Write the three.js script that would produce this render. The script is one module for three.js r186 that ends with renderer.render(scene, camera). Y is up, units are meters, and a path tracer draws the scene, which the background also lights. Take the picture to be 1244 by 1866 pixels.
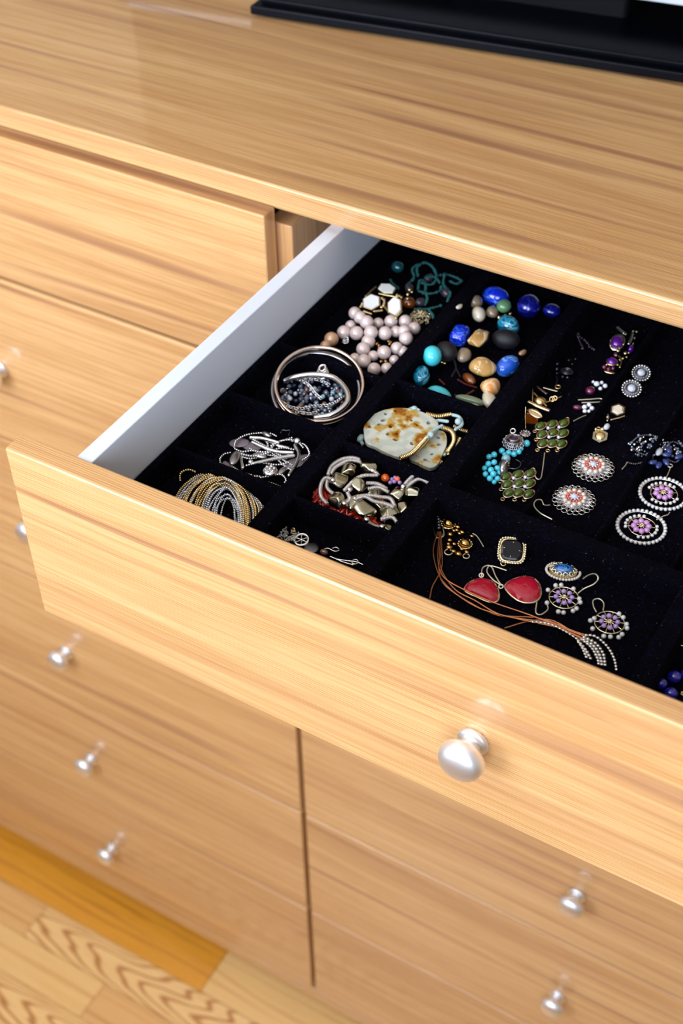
import * as THREE from 'three';
import { RoundedBoxGeometry } from 'three/addons/geometries/RoundedBoxGeometry.js';
import { mergeGeometries, mergeVertices, toCreasedNormals } from 'three/addons/utils/BufferGeometryUtils.js';
import { RectAreaLightUniformsLib } from 'three/addons/lights/RectAreaLightUniformsLib.js';

// ---------- camera, light, exposure ----------
const scene = new THREE.Scene();
scene.background = new THREE.Color(0x9fb6d6);
const camera = new THREE.PerspectiveCamera(41.32, 1244 / 1866, 0.05, 30);
camera.position.set(0.5096, 0.5394, 0.7452);
camera.rotation.set(-0.754, 0.5427, -0.021, 'YXZ');
camera.focus = 0.86;
camera.userData.fStop = 7.5;
scene.add(camera);
const renderer = new THREE.WebGLRenderer({ antialias: true });
renderer.toneMapping = THREE.LinearToneMapping;
renderer.toneMappingExposure = 0.6;
renderer.shadowMap.enabled = true;
RectAreaLightUniformsLib.init();
const ROOM = { x0: -1.9, x1: 2.3, y0: -1.26, y1: 1.3, z0: -0.53, z1: 1.32 };
const WINDOWS = [   // x0, x1, y0, y1 in the front wall, daylight radiance
  { x0: -0.8, x1: 0.1, y0: -0.05, y1: 0.95, power: 16.5 },
  { x0: 0.28, x1: 1.08, y0: -0.05, y1: 0.95, power: 10.5 },
];
const CEILING_LAMP = { x: -0.4, z: 0.82, w: 1.7, d: 0.3, power: 8 };
const DAYLIGHT = new THREE.Color().setRGB(0.84, 0.98, 1.22);
for (const w of WINDOWS) {
  const l = new THREE.RectAreaLight(DAYLIGHT, w.power, w.x1 - w.x0 - 0.1, w.y1 - w.y0 - 0.1);
  l.position.set((w.x0 + w.x1) / 2, (w.y0 + w.y1) / 2, ROOM.z1 - 0.012);
  l.lookAt((w.x0 + w.x1) / 2, (w.y0 + w.y1) / 2, ROOM.z1 - 1);
  l.castShadow = true;
  scene.add(l);
}

{
  const l = new THREE.RectAreaLight(new THREE.Color().setRGB(1, 0.91, 0.76), CEILING_LAMP.power, CEILING_LAMP.w, CEILING_LAMP.d);
  l.position.set(CEILING_LAMP.x, ROOM.y1 - 0.062, CEILING_LAMP.z); l.rotation.x = -Math.PI / 2; l.castShadow = true; scene.add(l);
}

// ---------- helpers ----------
let seed = 7;
const rnd = () => { seed = (seed * 1664525 + 1013904223) >>> 0; return seed / 4294967296; };
const rr = (a, b) => a + (b - a) * rnd();
const V = (a) => new THREE.Vector3(a[0], a[1], a[2]);
const F = -60.5;                                  // velvet floor of the tray, mm
const taken = new Map();
function numbered(n) { const k = taken.get(n) || 0; taken.set(n, k + 1); return k ? n + '_' + String(k).padStart(3, '0') : n; }
function tag(o, label, category, group) { o.userData.label = label; o.userData.category = category; if (group) o.userData.group = group; return o; }
const PAIRS = { bangle: 'bangles over the dark crystal beads', plum_earring: 'pair of dark plum earrings', green_earring: 'pair of olive green earrings', turquoise_earring: 'pair of turquoise earrings', purple_earring: 'pair of violet and gold earrings', amethyst_earring: 'pair of plum drop earrings', gold_hexagon_earring: 'pair of gold hexagon earrings', filigree_earring: 'pair of filigree earrings', rosette_earring: 'pair of rosette earrings', pearl_hoop_earring: 'pair of pearl hoop earrings', bronze_earring: 'pair of bronze earrings', red_drop_earring: 'pair of red drop earrings', flower_wheel_earring: 'pair of flower wheel earrings' };
function thing(name, label, category, base, group = PAIRS[name], turn) {   // base in mm
  const g = new THREE.Group(); g.name = numbered(name); tag(g, label, category, group);
  g.position.set(base[0] / 1000, base[1] / 1000, base[2] / 1000);
  if (turn) g.rotation.set(turn[0], turn[1], turn[2], 'YXZ');
  g.userData.base = base; scene.add(g); return g;
}
function clean(g) {
  const o = g.index ? g.toNonIndexed() : g;
  for (const k of Object.keys(o.attributes)) if (!['position', 'normal', 'uv'].includes(k)) o.deleteAttribute(k);
  if (!o.attributes.uv) o.setAttribute('uv', new THREE.BufferAttribute(new Float32Array(o.attributes.position.count * 2), 2));
  o.morphAttributes = {};
  return o;
}
function join(list) {
  const a = [].concat(list).flat(9).filter(Boolean);
  if (a.length === 1) return a[0].clone();
  return mergeGeometries(a.map(clean));
}
// geometry in mm in the thing's own frame
function lpart(t, name, geos, mat, opt = {}) {
  const g = join(geos); g.scale(0.001, 0.001, 0.001);
  const m = new THREE.Mesh(g, mat); m.name = name; m.castShadow = m.receiveShadow = true;
  if (opt.label) m.userData.label = opt.label;
  if (opt.kind) m.userData.kind = opt.kind;
  t.add(m); return m;
}
// geometry in mm in the room's frame
function part(t, name, geos, mat, opt) {
  const g = join(geos), b = t.userData.base; g.translate(-b[0], -b[1], -b[2]);
  return lpart(t, name, g, mat, opt);
}
const SPH = new Map();
function ball(p, r, s = [1, 1, 1], seg = 16) {
  if (!SPH.has(seg)) SPH.set(seg, new THREE.SphereGeometry(1, seg, Math.max(4, Math.round(seg * 0.7))));
  return SPH.get(seg).clone().scale(r * s[0], r * s[1], r * s[2]).translate(p[0], p[1], p[2]);
}
function tube(pts, r, o = {}) {
  const c = new THREE.CatmullRomCurve3(pts.map(V), !!o.closed, 'catmullrom', 0.5);
  const n = o.n || Math.max(6, pts.length * (o.per || 6));
  const g = new THREE.TubeGeometry(c, n, r, o.radial || 6, !!o.closed);
  if (o.closed) return g;
  const caps = [0, 1].map((e) => ball(c.getPoint(e).toArray(), r, [1, 1, 1], 8));
  return [g, ...caps];
}
function scatter(geo, mats) {                     // one geometry under many matrices, joined
  const g = clean(geo), n = g.attributes.position.count, pos = new Float32Array(n * 3 * mats.length), nor = new Float32Array(n * 3 * mats.length);
  const v = new THREE.Vector3(), nm = new THREE.Matrix3();
  mats.forEach((m, i) => {
    nm.getNormalMatrix(m);
    for (let k = 0; k < n; k++) {
      v.fromBufferAttribute(g.attributes.position, k).applyMatrix4(m); v.toArray(pos, (i * n + k) * 3);
      v.fromBufferAttribute(g.attributes.normal, k).applyMatrix3(nm).normalize(); v.toArray(nor, (i * n + k) * 3);
    }
  });
  const out = new THREE.BufferGeometry();
  out.setAttribute('position', new THREE.BufferAttribute(pos, 3)); out.setAttribute('normal', new THREE.BufferAttribute(nor, 3));
  out.setAttribute('uv', new THREE.BufferAttribute(new Float32Array(n * 2 * mats.length), 2));
  return out;
}
const MX = (p, s = [1, 1, 1], e = [0, 0, 0]) => new THREE.Matrix4().compose(V(p), new THREE.Quaternion().setFromEuler(new THREE.Euler(...e)), V(s));
const SEED_BEAD = new THREE.SphereGeometry(1, 7, 5);
function strand(pts, r, o = {}) {                 // small beads threaded along a path
  const c = new THREE.CatmullRomCurve3(pts.map(V), !!o.closed, 'catmullrom', 0.5);
  const L = c.getLength(), n = Math.max(2, Math.round(L / (r * (o.pitch || 1.75)))), ms = [];
  const up = new THREE.Vector3(0, 1, 0), q = new THREE.Quaternion();
  for (let i = 0; i < n; i++) {
    const u = o.closed ? i / n : (i + 0.5) / n;
    q.setFromUnitVectors(up, c.getTangentAt(u));
    const k = r * (1 + (rnd() - 0.5) * (o.vary ?? 0.12));
    ms.push(new THREE.Matrix4().compose(c.getPointAt(u), q, new THREE.Vector3(k, k * (o.flat || 0.85), k)));
  }
  return scatter(o.geo || SEED_BEAD, ms);
}
function flat(geo) { const g = geo.index ? geo.toNonIndexed() : geo; g.computeVertexNormals(); return g; }
function nugget(p, s, seedN, rough = 0.18, detail = 3) {
  let g = new THREE.IcosahedronGeometry(1, detail); g.deleteAttribute('uv'); g.deleteAttribute('normal'); g = mergeVertices(g, 1e-4);
  const a = g.attributes.position, v = new THREE.Vector3();
  for (let i = 0; i < a.count; i++) {
    v.fromBufferAttribute(a, i);
    const d = 1 + rough * (Math.sin(v.x * 2.3 + seedN) * Math.cos(v.y * 2.1 + seedN * 1.7) + 0.7 * Math.sin(v.z * 2.9 + seedN * 0.6 + v.x));
    v.multiplyScalar(d); a.setXYZ(i, v.x, v.y, v.z);
  }
  g.computeVertexNormals();
  const uvs = new Float32Array(a.count * 2); for (let i = 0; i < a.count; i++) { uvs[i * 2] = a.getX(i) * 0.4 + seedN * 0.37; uvs[i * 2 + 1] = a.getZ(i) * 0.4 + a.getY(i) * 0.2; }
  g.setAttribute('uv', new THREE.BufferAttribute(uvs, 2));
  g.scale(s[0], s[1], s[2]).rotateY(seedN * 1.3 % 3).translate(p[0], p[1], p[2]);
  return g;
}
function pebble(p, s, k, cuts = 11, soft = 20) {     // a tumbled nugget with flattish faces
  let g = new THREE.IcosahedronGeometry(1, 11); g.deleteAttribute('uv'); g.deleteAttribute('normal'); g = mergeVertices(g, 1e-4);
  const a = g.attributes.position, v = new THREE.Vector3(), N = [];
  for (let i = 0; i < cuts; i++) { const y = 1 - 2 * (i + 0.5) / cuts, q = Math.sqrt(1 - y * y), t = i * 2.39996 + k * 1.7 + Math.sin(i * 3.1 + k) * 0.5; N.push([new THREE.Vector3(q * Math.cos(t), y + Math.sin(i * 7 + k) * 0.2, q * Math.sin(t)).normalize(), 0.80 + 0.16 * Math.sin(i * 2.7 + k * 5)]); }
  for (let i = 0; i < a.count; i++) {
    v.fromBufferAttribute(a, i).normalize();
    let sum = Math.exp(-soft * 1.12); for (const [n, h] of N) { const c = n.dot(v); if (c > 0.1) sum += Math.exp(-soft * h / c); }
    v.multiplyScalar(-Math.log(sum) / soft); a.setXYZ(i, v.x, v.y, v.z);
  }
  g.computeVertexNormals();
  const uvs = new Float32Array(a.count * 2); for (let i = 0; i < a.count; i++) { uvs[i * 2] = a.getX(i) * 0.4 + k * 0.37; uvs[i * 2 + 1] = a.getZ(i) * 0.4 + a.getY(i) * 0.2; }
  g.setAttribute('uv', new THREE.BufferAttribute(uvs, 2));
  return g.scale(s[0], s[1], s[2]).rotateY(k * 1.3 % 3).translate(p[0], p[1], p[2]);
}
function oval(p, s, e = [0, 0, 0], seg = 24) { const g = new THREE.SphereGeometry(1, seg, Math.round(seg * 0.7)).scale(s[0], s[1], s[2]); g.applyMatrix4(MX([0, 0, 0], [1, 1, 1], e)); return g.translate(p[0], p[1], p[2]); }
function circle(R, n, y = 0, ph = 0, c = [0, 0], ry = R) { return Array.from({ length: n }, (_, i) => { const a = ph + i / n * Math.PI * 2; return [c[0] + R * Math.cos(a), y, c[1] + ry * Math.sin(a)]; }); }
function ring(R, r, y = 0, seg = 40, c = [0, 0]) { return new THREE.TorusGeometry(R, r, 8, seg).rotateX(Math.PI / 2).translate(c[0], y, c[1]); }
function ringAt(p, R, r, e = [0, 0, 0]) { const g = new THREE.TorusGeometry(R, r, 8, 24).rotateX(Math.PI / 2); g.applyMatrix4(MX([0, 0, 0], [1, 1, 1], e)); return g.translate(p[0], p[1], p[2]); }

// ---------- procedural textures ----------
function hash(x, y, s) { let h = (x * 374761393 + y * 668265263 + s * 2147483647) | 0; h = Math.imul(h ^ (h >>> 13), 1274126177); return ((h ^ (h >>> 16)) >>> 0) / 4294967296; }
function pn(x, y, px, py, s) {                     // tiling value noise
  const ix = Math.floor(x), iy = Math.floor(y), fx = x - ix, fy = y - iy, u = fx * fx * (3 - 2 * fx), v = fy * fy * (3 - 2 * fy);
  const m = (a, p) => ((a % p) + p) % p, x0 = m(ix, px), x1 = m(ix + 1, px), y0 = m(iy, py), y1 = m(iy + 1, py);
  const a = hash(x0, y0, s), b = hash(x1, y0, s), c = hash(x0, y1, s), d = hash(x1, y1, s);
  return (a + (b - a) * u) * (1 - v) + (c + (d - c) * u) * v;
}
const smooth = (x, a, b) => { const t = Math.min(1, Math.max(0, (x - a) / (b - a))); return t * t * (3 - 2 * t); };
function dataTex(W, H, f, srgb = true) {
  const d = new Uint8Array(W * H * 4);
  for (let j = 0; j < H; j++) for (let i = 0; i < W; i++) {
    const c = f(i / W, j / H), k = (j * W + i) * 4;
    d[k] = Math.max(0, Math.min(255, c[0])); d[k + 1] = Math.max(0, Math.min(255, c[1])); d[k + 2] = Math.max(0, Math.min(255, c[2])); d[k + 3] = 255;
  }
  const t = new THREE.DataTexture(d, W, H, THREE.RGBAFormat);
  t.wrapS = t.wrapT = THREE.RepeatWrapping; t.magFilter = THREE.LinearFilter; t.minFilter = THREE.LinearMipmapLinearFilter; t.generateMipmaps = true;
  if (srgb) t.colorSpace = THREE.SRGBColorSpace;
  t.needsUpdate = true; return t;
}
const mix3 = (a, b, t) => [a[0] + (b[0] - a[0]) * t, a[1] + (b[1] - a[1]) * t, a[2] + (b[2] - a[2]) * t];
// straight grained teak laminate: 0.8 m along the grain by 0.4 m across
const WOOD_W = 1.2, WOOD_H = 0.4;
function teak(s, light, dark, streak) {
  return dataTex(1024, 2048, (u, v) => {
    const w = v + 0.024 * (pn(u * 4, v * 5, 4, 5, s) - 0.5) + 0.005 * (pn(u * 9, v * 14, 9, 14, s + 1) - 0.5);
    const band = 0.6 * pn(u * 2, w * 11, 2, 11, s + 2) + 0.4 * pn(u * 3, w * 40, 3, 40, s + 3);
    const str = smooth(pn(u * 3, w * 42, 3, 42, s + 4), 0.70, 0.95) * (0.5 + 0.5 * pn(u * 12, w * 260, 12, 260, s + 5));
    const ph = 2 * Math.PI * (w * 236 + 2.2 * pn(u * 5, w * 26, 5, 26, s + 6)), amp = pn(u * 9, w * 70, 9, 70, s + 9);
    const stripe = (0.5 + 0.5 * Math.sin(ph)) ** 1.6, fine = pn(u * 8, w * 300, 8, 300, s + 7), pore = pn(u * 50, w * 860, 50, 860, s + 8);
    let c = mix3(light, dark, Math.min(1, Math.max(0, 0.10 + 0.30 * (band - 0.5) + 0.85 * stripe * amp + 0.42 * (fine - 0.4) + 0.36 * (pore - 0.5))));
    c = mix3(c, streak, Math.min(1, 0.72 * str + 0.12 * smooth(band, 0.6, 0.8)));
    return c;
  });
}
const teakMap = teak(11, [226, 181, 126], [181, 126, 71], [148, 99, 72]);
const teakMap2 = teak(57, [225, 179, 124], [179, 124, 69], [148, 99, 72]);
const woodMat = (map) => new THREE.MeshPhysicalMaterial({ map, roughness: 0.34, specularIntensity: 0.8, clearcoat: 0.9, clearcoatRoughness: 0.08 });
const WOODS = [woodMat(teakMap), woodMat(teakMap2)];
// oak strips, 0.6 m along by 0.06 m across; the arches are the flat sawn figure
function oak(s, light, dark, arch) {
  return dataTex(1024, 128, (u, v) => {
    const n = pn(u * 4, v * 3, 4, 3, s) - 0.5, n2 = pn(u * 12, v * 6, 12, 6, s + 1) - 0.5;
    const y = (v - 0.5) * 2 + n * 0.5;
    let g;
    if (arch) { const q = u * 13 - 2.6 * y * y + n * 1.6 + n2 * 0.5; g = smooth(Math.abs(((q % 1) + 1) % 1 - 0.5) * 2, 0.5, 0.95); }
    else g = smooth(pn(u * 2, y * 5 + 20, 2, 64, s + 2), 0.5, 0.9) * 0.7;
    const fine = pn(u * 14, v * 60, 14, 60, s + 3), f2 = pn(u * 40, v * 100, 40, 100, s + 4);
    return mix3(light, dark, Math.min(1, Math.max(0, g * 0.75 + (fine - 0.5) * 0.35 + (f2 - 0.5) * 0.15)));
  });
}
const OAK = {
  gold: oak(3, [224, 154, 46], [156, 92, 18], false), plain: oak(23, [226, 176, 112], [192, 136, 74], false),
  arch: oak(41, [240, 198, 132], [168, 104, 50], true), pale: oak(77, [236, 192, 124], [204, 148, 82], false),
};
for (const k in OAK) OAK[k] = new THREE.MeshPhysicalMaterial({ map: OAK[k], roughness: 0.32, clearcoat: 0.25, clearcoatRoughness: 0.25 });
const velvetMap = dataTex(1024, 1024, (u, v) => {
  const a = pn(u * 300, v * 300, 300, 300, 5), b = pn(u * 90, v * 90, 90, 90, 6), c = hash(Math.floor(u * 640), Math.floor(v * 640), 8);
  const k = 1.5 + 30 * smooth(a, 0.55, 1) * b, lint = c > 0.9993 ? 150 : 0;
  return [k * 0.72 + lint, k * 0.66 + lint, k * 2.0 + 1 + lint];
});
const velvet = new THREE.MeshPhysicalMaterial({ map: velvetMap, roughness: 1, specularIntensity: 0.12 });
const S = (c, o = {}) => new THREE.MeshPhysicalMaterial({ color: c, roughness: 0.4, ...o });
const metal = (c, r = 0.25) => new THREE.MeshStandardMaterial({ color: c, metalness: 1, roughness: r });
const M = {
  aluminium: metal(0xf0f2f6, 0.42), silver: metal(0xe6e4e2, 0.22), oxid: metal(0xb6b2b4, 0.28), steel: metal(0xdcdfe6, 0.22), darkSilver: metal(0x77757c, 0.35),
  gold: metal(0xecd29a, 0.25), wire: metal(0xf4ead4, 0.48), paleGold: metal(0xefe0bc, 0.24), rose: metal(0xe8d2c4, 0.16), bronze: metal(0xc09355, 0.18), copper: metal(0xdc9468, 0.34), antique: metal(0xbab49a, 0.18),
  white: S(0xdbdfe7, { roughness: 0.45 }), blackGloss: S(0x010207, { roughness: 0.3, specularIntensity: 0.2 }), screen: S(0x020204, { roughness: 0.6, specularIntensity: 0.3 }), bezel: S(0xc9ccd2, { roughness: 0.3 }),
  pearl: S(0xd6c1bb, { roughness: 0.22, ior: 2.2, specularIntensity: 1 }),
  peach: S(0xc89870, { roughness: 0.3, ior: 2.2 }), ivory: S(0xd2c6b8, { roughness: 0.28, ior: 2 }),
  seedPearl: S(0xd0cecb, { roughness: 0.28, ior: 2.1 }), enamel: S(0xe9ebe8, { roughness: 0.15, clearcoat: 0.6 }),
  teal: S(0x1d5f5c, { roughness: 0.9 }), tealGlass: S(0x0d4a50, { roughness: 0.08, clearcoat: 1 }), smoke: S(0x5d5560, { roughness: 0.1, transmission: 0.6, thickness: 4, ior: 1.5 }),
  amberGlass: S(0x6e3208, { roughness: 0.1, clearcoat: 0.8 }), turquoise: S(0x45c8d6, { roughness: 0.2, clearcoat: 0.5 }), turquoiseBead: S(0x4cc2d6, { roughness: 0.25, clearcoat: 0.4 }),
  satin: S(0x08080c, { roughness: 0.6, sheen: 0.25, sheenColor: new THREE.Color(0x606078) }), greenStone: S(0x5f8f60, { roughness: 0.15, clearcoat: 0.6 }), greenDark: S(0x6d8266, { roughness: 0.15, clearcoat: 0.6 }),
  quartz: S(0xd8cbb4, { roughness: 0.1, clearcoat: 0.8 }), smokyQuartz: S(0x8d7a63, { roughness: 0.12, clearcoat: 0.8 }), olive: S(0x6a6426, { roughness: 0.12, clearcoat: 0.9 }), moss: S(0x3c5208, { roughness: 0.14, clearcoat: 0.6, clearcoatRoughness: 0.05 }),
  coral: S(0xa8210f, { roughness: 0.2, clearcoat: 0.6 }), coralPink: S(0xe8705c, { roughness: 0.3 }), orange: S(0xe05a08, { roughness: 0.15, clearcoat: 0.7 }),
  crystal: S(0xe6eaf2, { roughness: 0.05, clearcoat: 1, ior: 1.9 }), crystalWhite: S(0xc9cdd6, { roughness: 0.1, ior: 2.2 }), navyCrystal: S(0x14203c, { roughness: 0.06, clearcoat: 1, ior: 1.8 }), greyCrystal: S(0x5a6478, { roughness: 0.06, clearcoat: 1, ior: 1.8 }), brownCrystal: S(0x6a4a38, { roughness: 0.06, clearcoat: 1 }), aquaCrystal: S(0x86b8c4, { roughness: 0.06, clearcoat: 1 }),
  purple: S(0x5a1480, { roughness: 0.1, clearcoat: 1 }), garnet: S(0x5a1438, { roughness: 0.12, clearcoat: 0.9 }), plum: S(0x2a1430, { roughness: 0.15, clearcoat: 0.9 }), pinkBead: S(0xc08ac0, { roughness: 0.14, clearcoat: 0.7 }), lilac: S(0xa98ac4, { roughness: 0.14, clearcoat: 0.7 }),
  ruby: S(0xb01430, { roughness: 0.16, clearcoat: 0.8, clearcoatRoughness: 0.1 }), onyx: S(0x040406, { roughness: 0.16, specularIntensity: 0.6 }), lapis: S(0x1a1a8c, { roughness: 0.12, clearcoat: 0.9 }), navyPetal: S(0x1c2f6e, { roughness: 0.1, clearcoat: 1 }),
  cord: S(0xc4bab4, { roughness: 0.35, metalness: 0.6 }), paleCord: S(0xa9c0bf, { roughness: 0.7 }), redThread: S(0x5c1210, { roughness: 0.6 }), brownPlate: S(0x8d8088, { roughness: 0.3, metalness: 0.4 }), ceiling: S(0xf4f1ea, { roughness: 0.95 }), wall: S(0xe9e5de, { roughness: 0.95 }), wallBack: S(0x9c8a70, { roughness: 0.95 }), diffuser: new THREE.MeshStandardMaterial({ color: 0xf4f4f2, roughness: 0.6, emissive: 0xfffaf2, emissiveIntensity: 1.6 }),
};
function marble(s, a, b, c, scale = 30, opt = {}) {  // swirled resin and stone; uv in mm
  const map = dataTex(256, 256, (u, v) => {
    const w = pn(u * 5, v * 5, 5, 5, s), q = pn(u * 4 + w * 2.2, v * 9 + w * 3, 64, 64, s + 1), e = pn(u * 22, v * 22, 22, 22, s + 2);
    return mix3(mix3(a, b, smooth(q, 0.3, 0.75)), c, smooth(Math.abs(q - 0.55), 0.09, 0.0) * (0.4 + 0.6 * e));
  });
  return new THREE.MeshPhysicalMaterial({ map, roughness: 0.12, clearcoat: 0.9, clearcoatRoughness: 0.06, ...opt });
}
const swirlBlue = marble(5, [10, 40, 190], [16, 70, 225], [150, 180, 255]), swirlTeal = marble(9, [6, 84, 120], [20, 130, 160], [120, 200, 215]), swirlSky = marble(15, [30, 90, 200], [80, 140, 235], [220, 232, 255]), darkBlue = marble(19, [6, 12, 90], [12, 20, 120], [60, 70, 180]);
const citrine = marble(25, [190, 146, 84], [216, 184, 128], [244, 232, 206], 30, { roughness: 0.08 }), agate = marble(31, [226, 190, 140], [214, 140, 70], [240, 222, 196]), jadeMat = marble(37, [196, 196, 176], [182, 184, 168], [214, 212, 196], 30, { roughness: 0.3 });
jadeMat.map = dataTex(512, 512, (u, v) => {
  const a = pn(u * 7, v * 7, 7, 7, 71), b = pn(u * 17, v * 17, 17, 17, 72), c = pn(u * 40, v * 40, 40, 40, 73), q = 0.62 * a + 0.26 * b + 0.12 * c;
  let k = mix3([204, 204, 188], [186, 190, 176], smooth(b, 0.3, 0.7));
  k = mix3(k, [188, 146, 66], smooth(q, 0.53, 0.66)); return mix3(k, [146, 84, 20], smooth(q, 0.66, 0.76));
});
jadeMat.map.repeat.set(1 / 0.06, 1 / 0.06);

// ---------- wood boxes with uv in metres ----------
function woodBox(w, h, d, r, o = {}) {             // o.grain: 'x' (default) or 'y'; o.off: texture offset
  const g = new RoundedBoxGeometry(w, h, d, 3, r), p = g.attributes.position, uv = g.attributes.uv, n = p.count / 6, off = o.off || [rnd() * 0.8, rnd() * 0.4];
  for (let i = 0; i < p.count; i++) {
    const f = Math.floor(i / n), x = p.getX(i), y = p.getY(i), z = p.getZ(i);
    let a, b;
    if (f < 2) { a = o.grain === 'y' || o.ends ? y : z; b = o.grain === 'y' || o.ends ? z : y; } else if (f < 4) { a = x; b = z; if (o.grain === 'y') { a = z; b = x; } } else { a = x; b = y; if (o.grain === 'y') { a = y; b = x; } }
    uv.setXY(i, (a + off[0]) / WOOD_W, (b + off[1]) / WOOD_H);
  }
  return g;
}
function mesh(name, g, m, parent, x = 0, y = 0, z = 0) { const o = new THREE.Mesh(g, m); o.name = name; o.position.set(x, y, z); o.castShadow = o.receiveShadow = true; parent.add(o); return o; }
function struct(o) { o.userData.kind = 'structure'; return o; }

// ---------- the room ----------
{
  const { x0, x1, y0, y1, z0, z1 } = ROOM, t = 0.1, cx = (x0 + x1) / 2, cz = (z0 + z1) / 2, cy = (y0 + y1) / 2, W = x1 - x0, D = z1 - z0, H = y1 - y0;
  const floor = struct(mesh('floor', new THREE.BoxGeometry(W + 2 * t, 0.1, D + 2 * t), OAK.plain, scene, cx, y0 - 0.0625, cz));
  { const uv = floor.geometry.attributes.uv; for (let i = 0; i < uv.count; i++) uv.setXY(i, uv.getX(i) * W / 0.6, uv.getY(i) * D / 0.06); }
  // strips of oak flooring: [row, x from, x to, kind]
  const PW = 0.0575, zf = -0.0035, rows = [];
  const put = (row, xa, xb, kind, off) => {
    const g = new RoundedBoxGeometry(xb - xa - 0.0006, 0.0125, PW - 0.0006, 2, 0.0008), p = g.attributes.position, uv = g.attributes.uv;
    for (let i = 0; i < p.count; i++) uv.setXY(i, (p.getX(i) + off) / 0.6, p.getZ(i) / PW * 0.96 + 0.5);
    const m = new THREE.Mesh(g, OAK[kind]); m.name = 'plank'; m.castShadow = m.receiveShadow = true;
    m.position.set((xa + xb) / 2 - cx, y0 - 0.00625 - (y0 - 0.0625), zf + PW * (row + 0.5) - cz); floor.add(m);
  };
  put(0, -0.95, -0.156, 'gold', 0.1); put(0, -0.156, 0.55, 'pale', 0.4); put(0, 0.55, 1.4, 'plain', 0.2);
  put(1, -1.3, -0.43, 'plain', 0.33); put(1, -0.43, 0.35, 'arch', 0.02); put(1, 0.35, 1.4, 'pale', 0);
  put(2, -1.2, -0.28, 'pale', 0.5); put(2, -0.28, 0.6, 'plain', 0.1); put(2, 0.6, 1.4, 'gold', 0.1);
  const kinds = ['pale', 'plain', 'pale', 'plain', 'arch'];
  for (let row = 3; row < 12; row++) { let x = -1.5 + rr(0, 0.4); while (x < 1.3) { const l = rr(0.5, 0.9); put(row, x, x + l, kinds[Math.floor(rnd() * 5)], rnd()); x += l; } }
  put(-1, -1.1, -0.156, 'gold', 0.45); put(-1, -0.156, 0.7, 'pale', 0.2);
  for (let row = -4; row < -1; row++) { let x = -1.3 + rr(0, 0.4); while (x < 1.3) { const l = rr(0.5, 0.9); put(row, x, x + l, kinds[Math.floor(rnd() * 5)], rnd()); x += l; } }
  struct(mesh('ceiling', new THREE.BoxGeometry(W + 2 * t, t, D + 2 * t), M.ceiling, scene, cx, y1 + t / 2, cz));
  struct(mesh('wall_back', new THREE.BoxGeometry(W + 2 * t, H, t), M.wallBack, scene, cx, cy, z0 - t / 2));
  struct(mesh('wall_left', new THREE.BoxGeometry(t, H, D), M.wall, scene, x0 - t / 2, cy, cz));
  struct(mesh('wall_right', new THREE.BoxGeometry(t, H, D), M.wall, scene, x1 + t / 2, cy, cz));
  const pieces = [], bx = (a, b, c, d) => pieces.push(new THREE.BoxGeometry(b - a, d - c, t).translate((a + b) / 2, (c + d) / 2, z1 + t / 2));
  const [p, q] = WINDOWS;
  bx(x0 - t, p.x0, y0, y1); bx(p.x1, q.x0, y0, y1); bx(q.x1, x1 + t, y0, y1);
  for (const w of WINDOWS) { bx(w.x0, w.x1, y0, w.y0); bx(w.x0, w.x1, w.y1, y1); }
  struct(mesh('wall_front', join(pieces), M.wall, scene));
  {
    const c = CEILING_LAMP, l = thing('ceiling_light', 'long flat white ceiling light panel above the dresser', 'light', [c.x * 1000, y1 * 1000, c.z * 1000]);
    lpart(l, 'housing', new RoundedBoxGeometry(c.w * 1000 + 40, 40, c.d * 1000 + 40, 2, 6).translate(0, -20, 0), M.white);
    lpart(l, 'diffuser', new THREE.BoxGeometry(c.w * 1000, 12, c.d * 1000).translate(0, -46, 0), M.diffuser);
  }
  WINDOWS.forEach((w, i) => {
    const g = struct(new THREE.Group()); g.name = 'window_' + (i + 1); g.position.set((w.x0 + w.x1) / 2, (w.y0 + w.y1) / 2, z1); scene.add(g);
    const ww = w.x1 - w.x0, hh = w.y1 - w.y0, fr = [];
    for (const s of [-1, 1]) { fr.push(new THREE.BoxGeometry(0.05, hh, 0.06).translate(s * (ww / 2 - 0.025), 0, 0.05)); fr.push(new THREE.BoxGeometry(ww, 0.05, 0.06).translate(0, s * (hh / 2 - 0.025), 0.05)); }
    mesh('window_frame', join(fr), M.white, g);
    mesh('window_sill', new RoundedBoxGeometry(ww + 0.1, 0.03, 0.12, 2, 0.006), M.white, g, 0, -hh / 2 - 0.017, -0.05);
    const pane = new THREE.MeshStandardMaterial({ color: 0xdfe6ee, roughness: 0.2, emissive: DAYLIGHT, emissiveIntensity: 1.5 });
    mesh('pane', new THREE.BoxGeometry(ww - 0.1, hh - 0.1, 0.006), pane, g, 0, 0, 0.05);
  });
}

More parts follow.
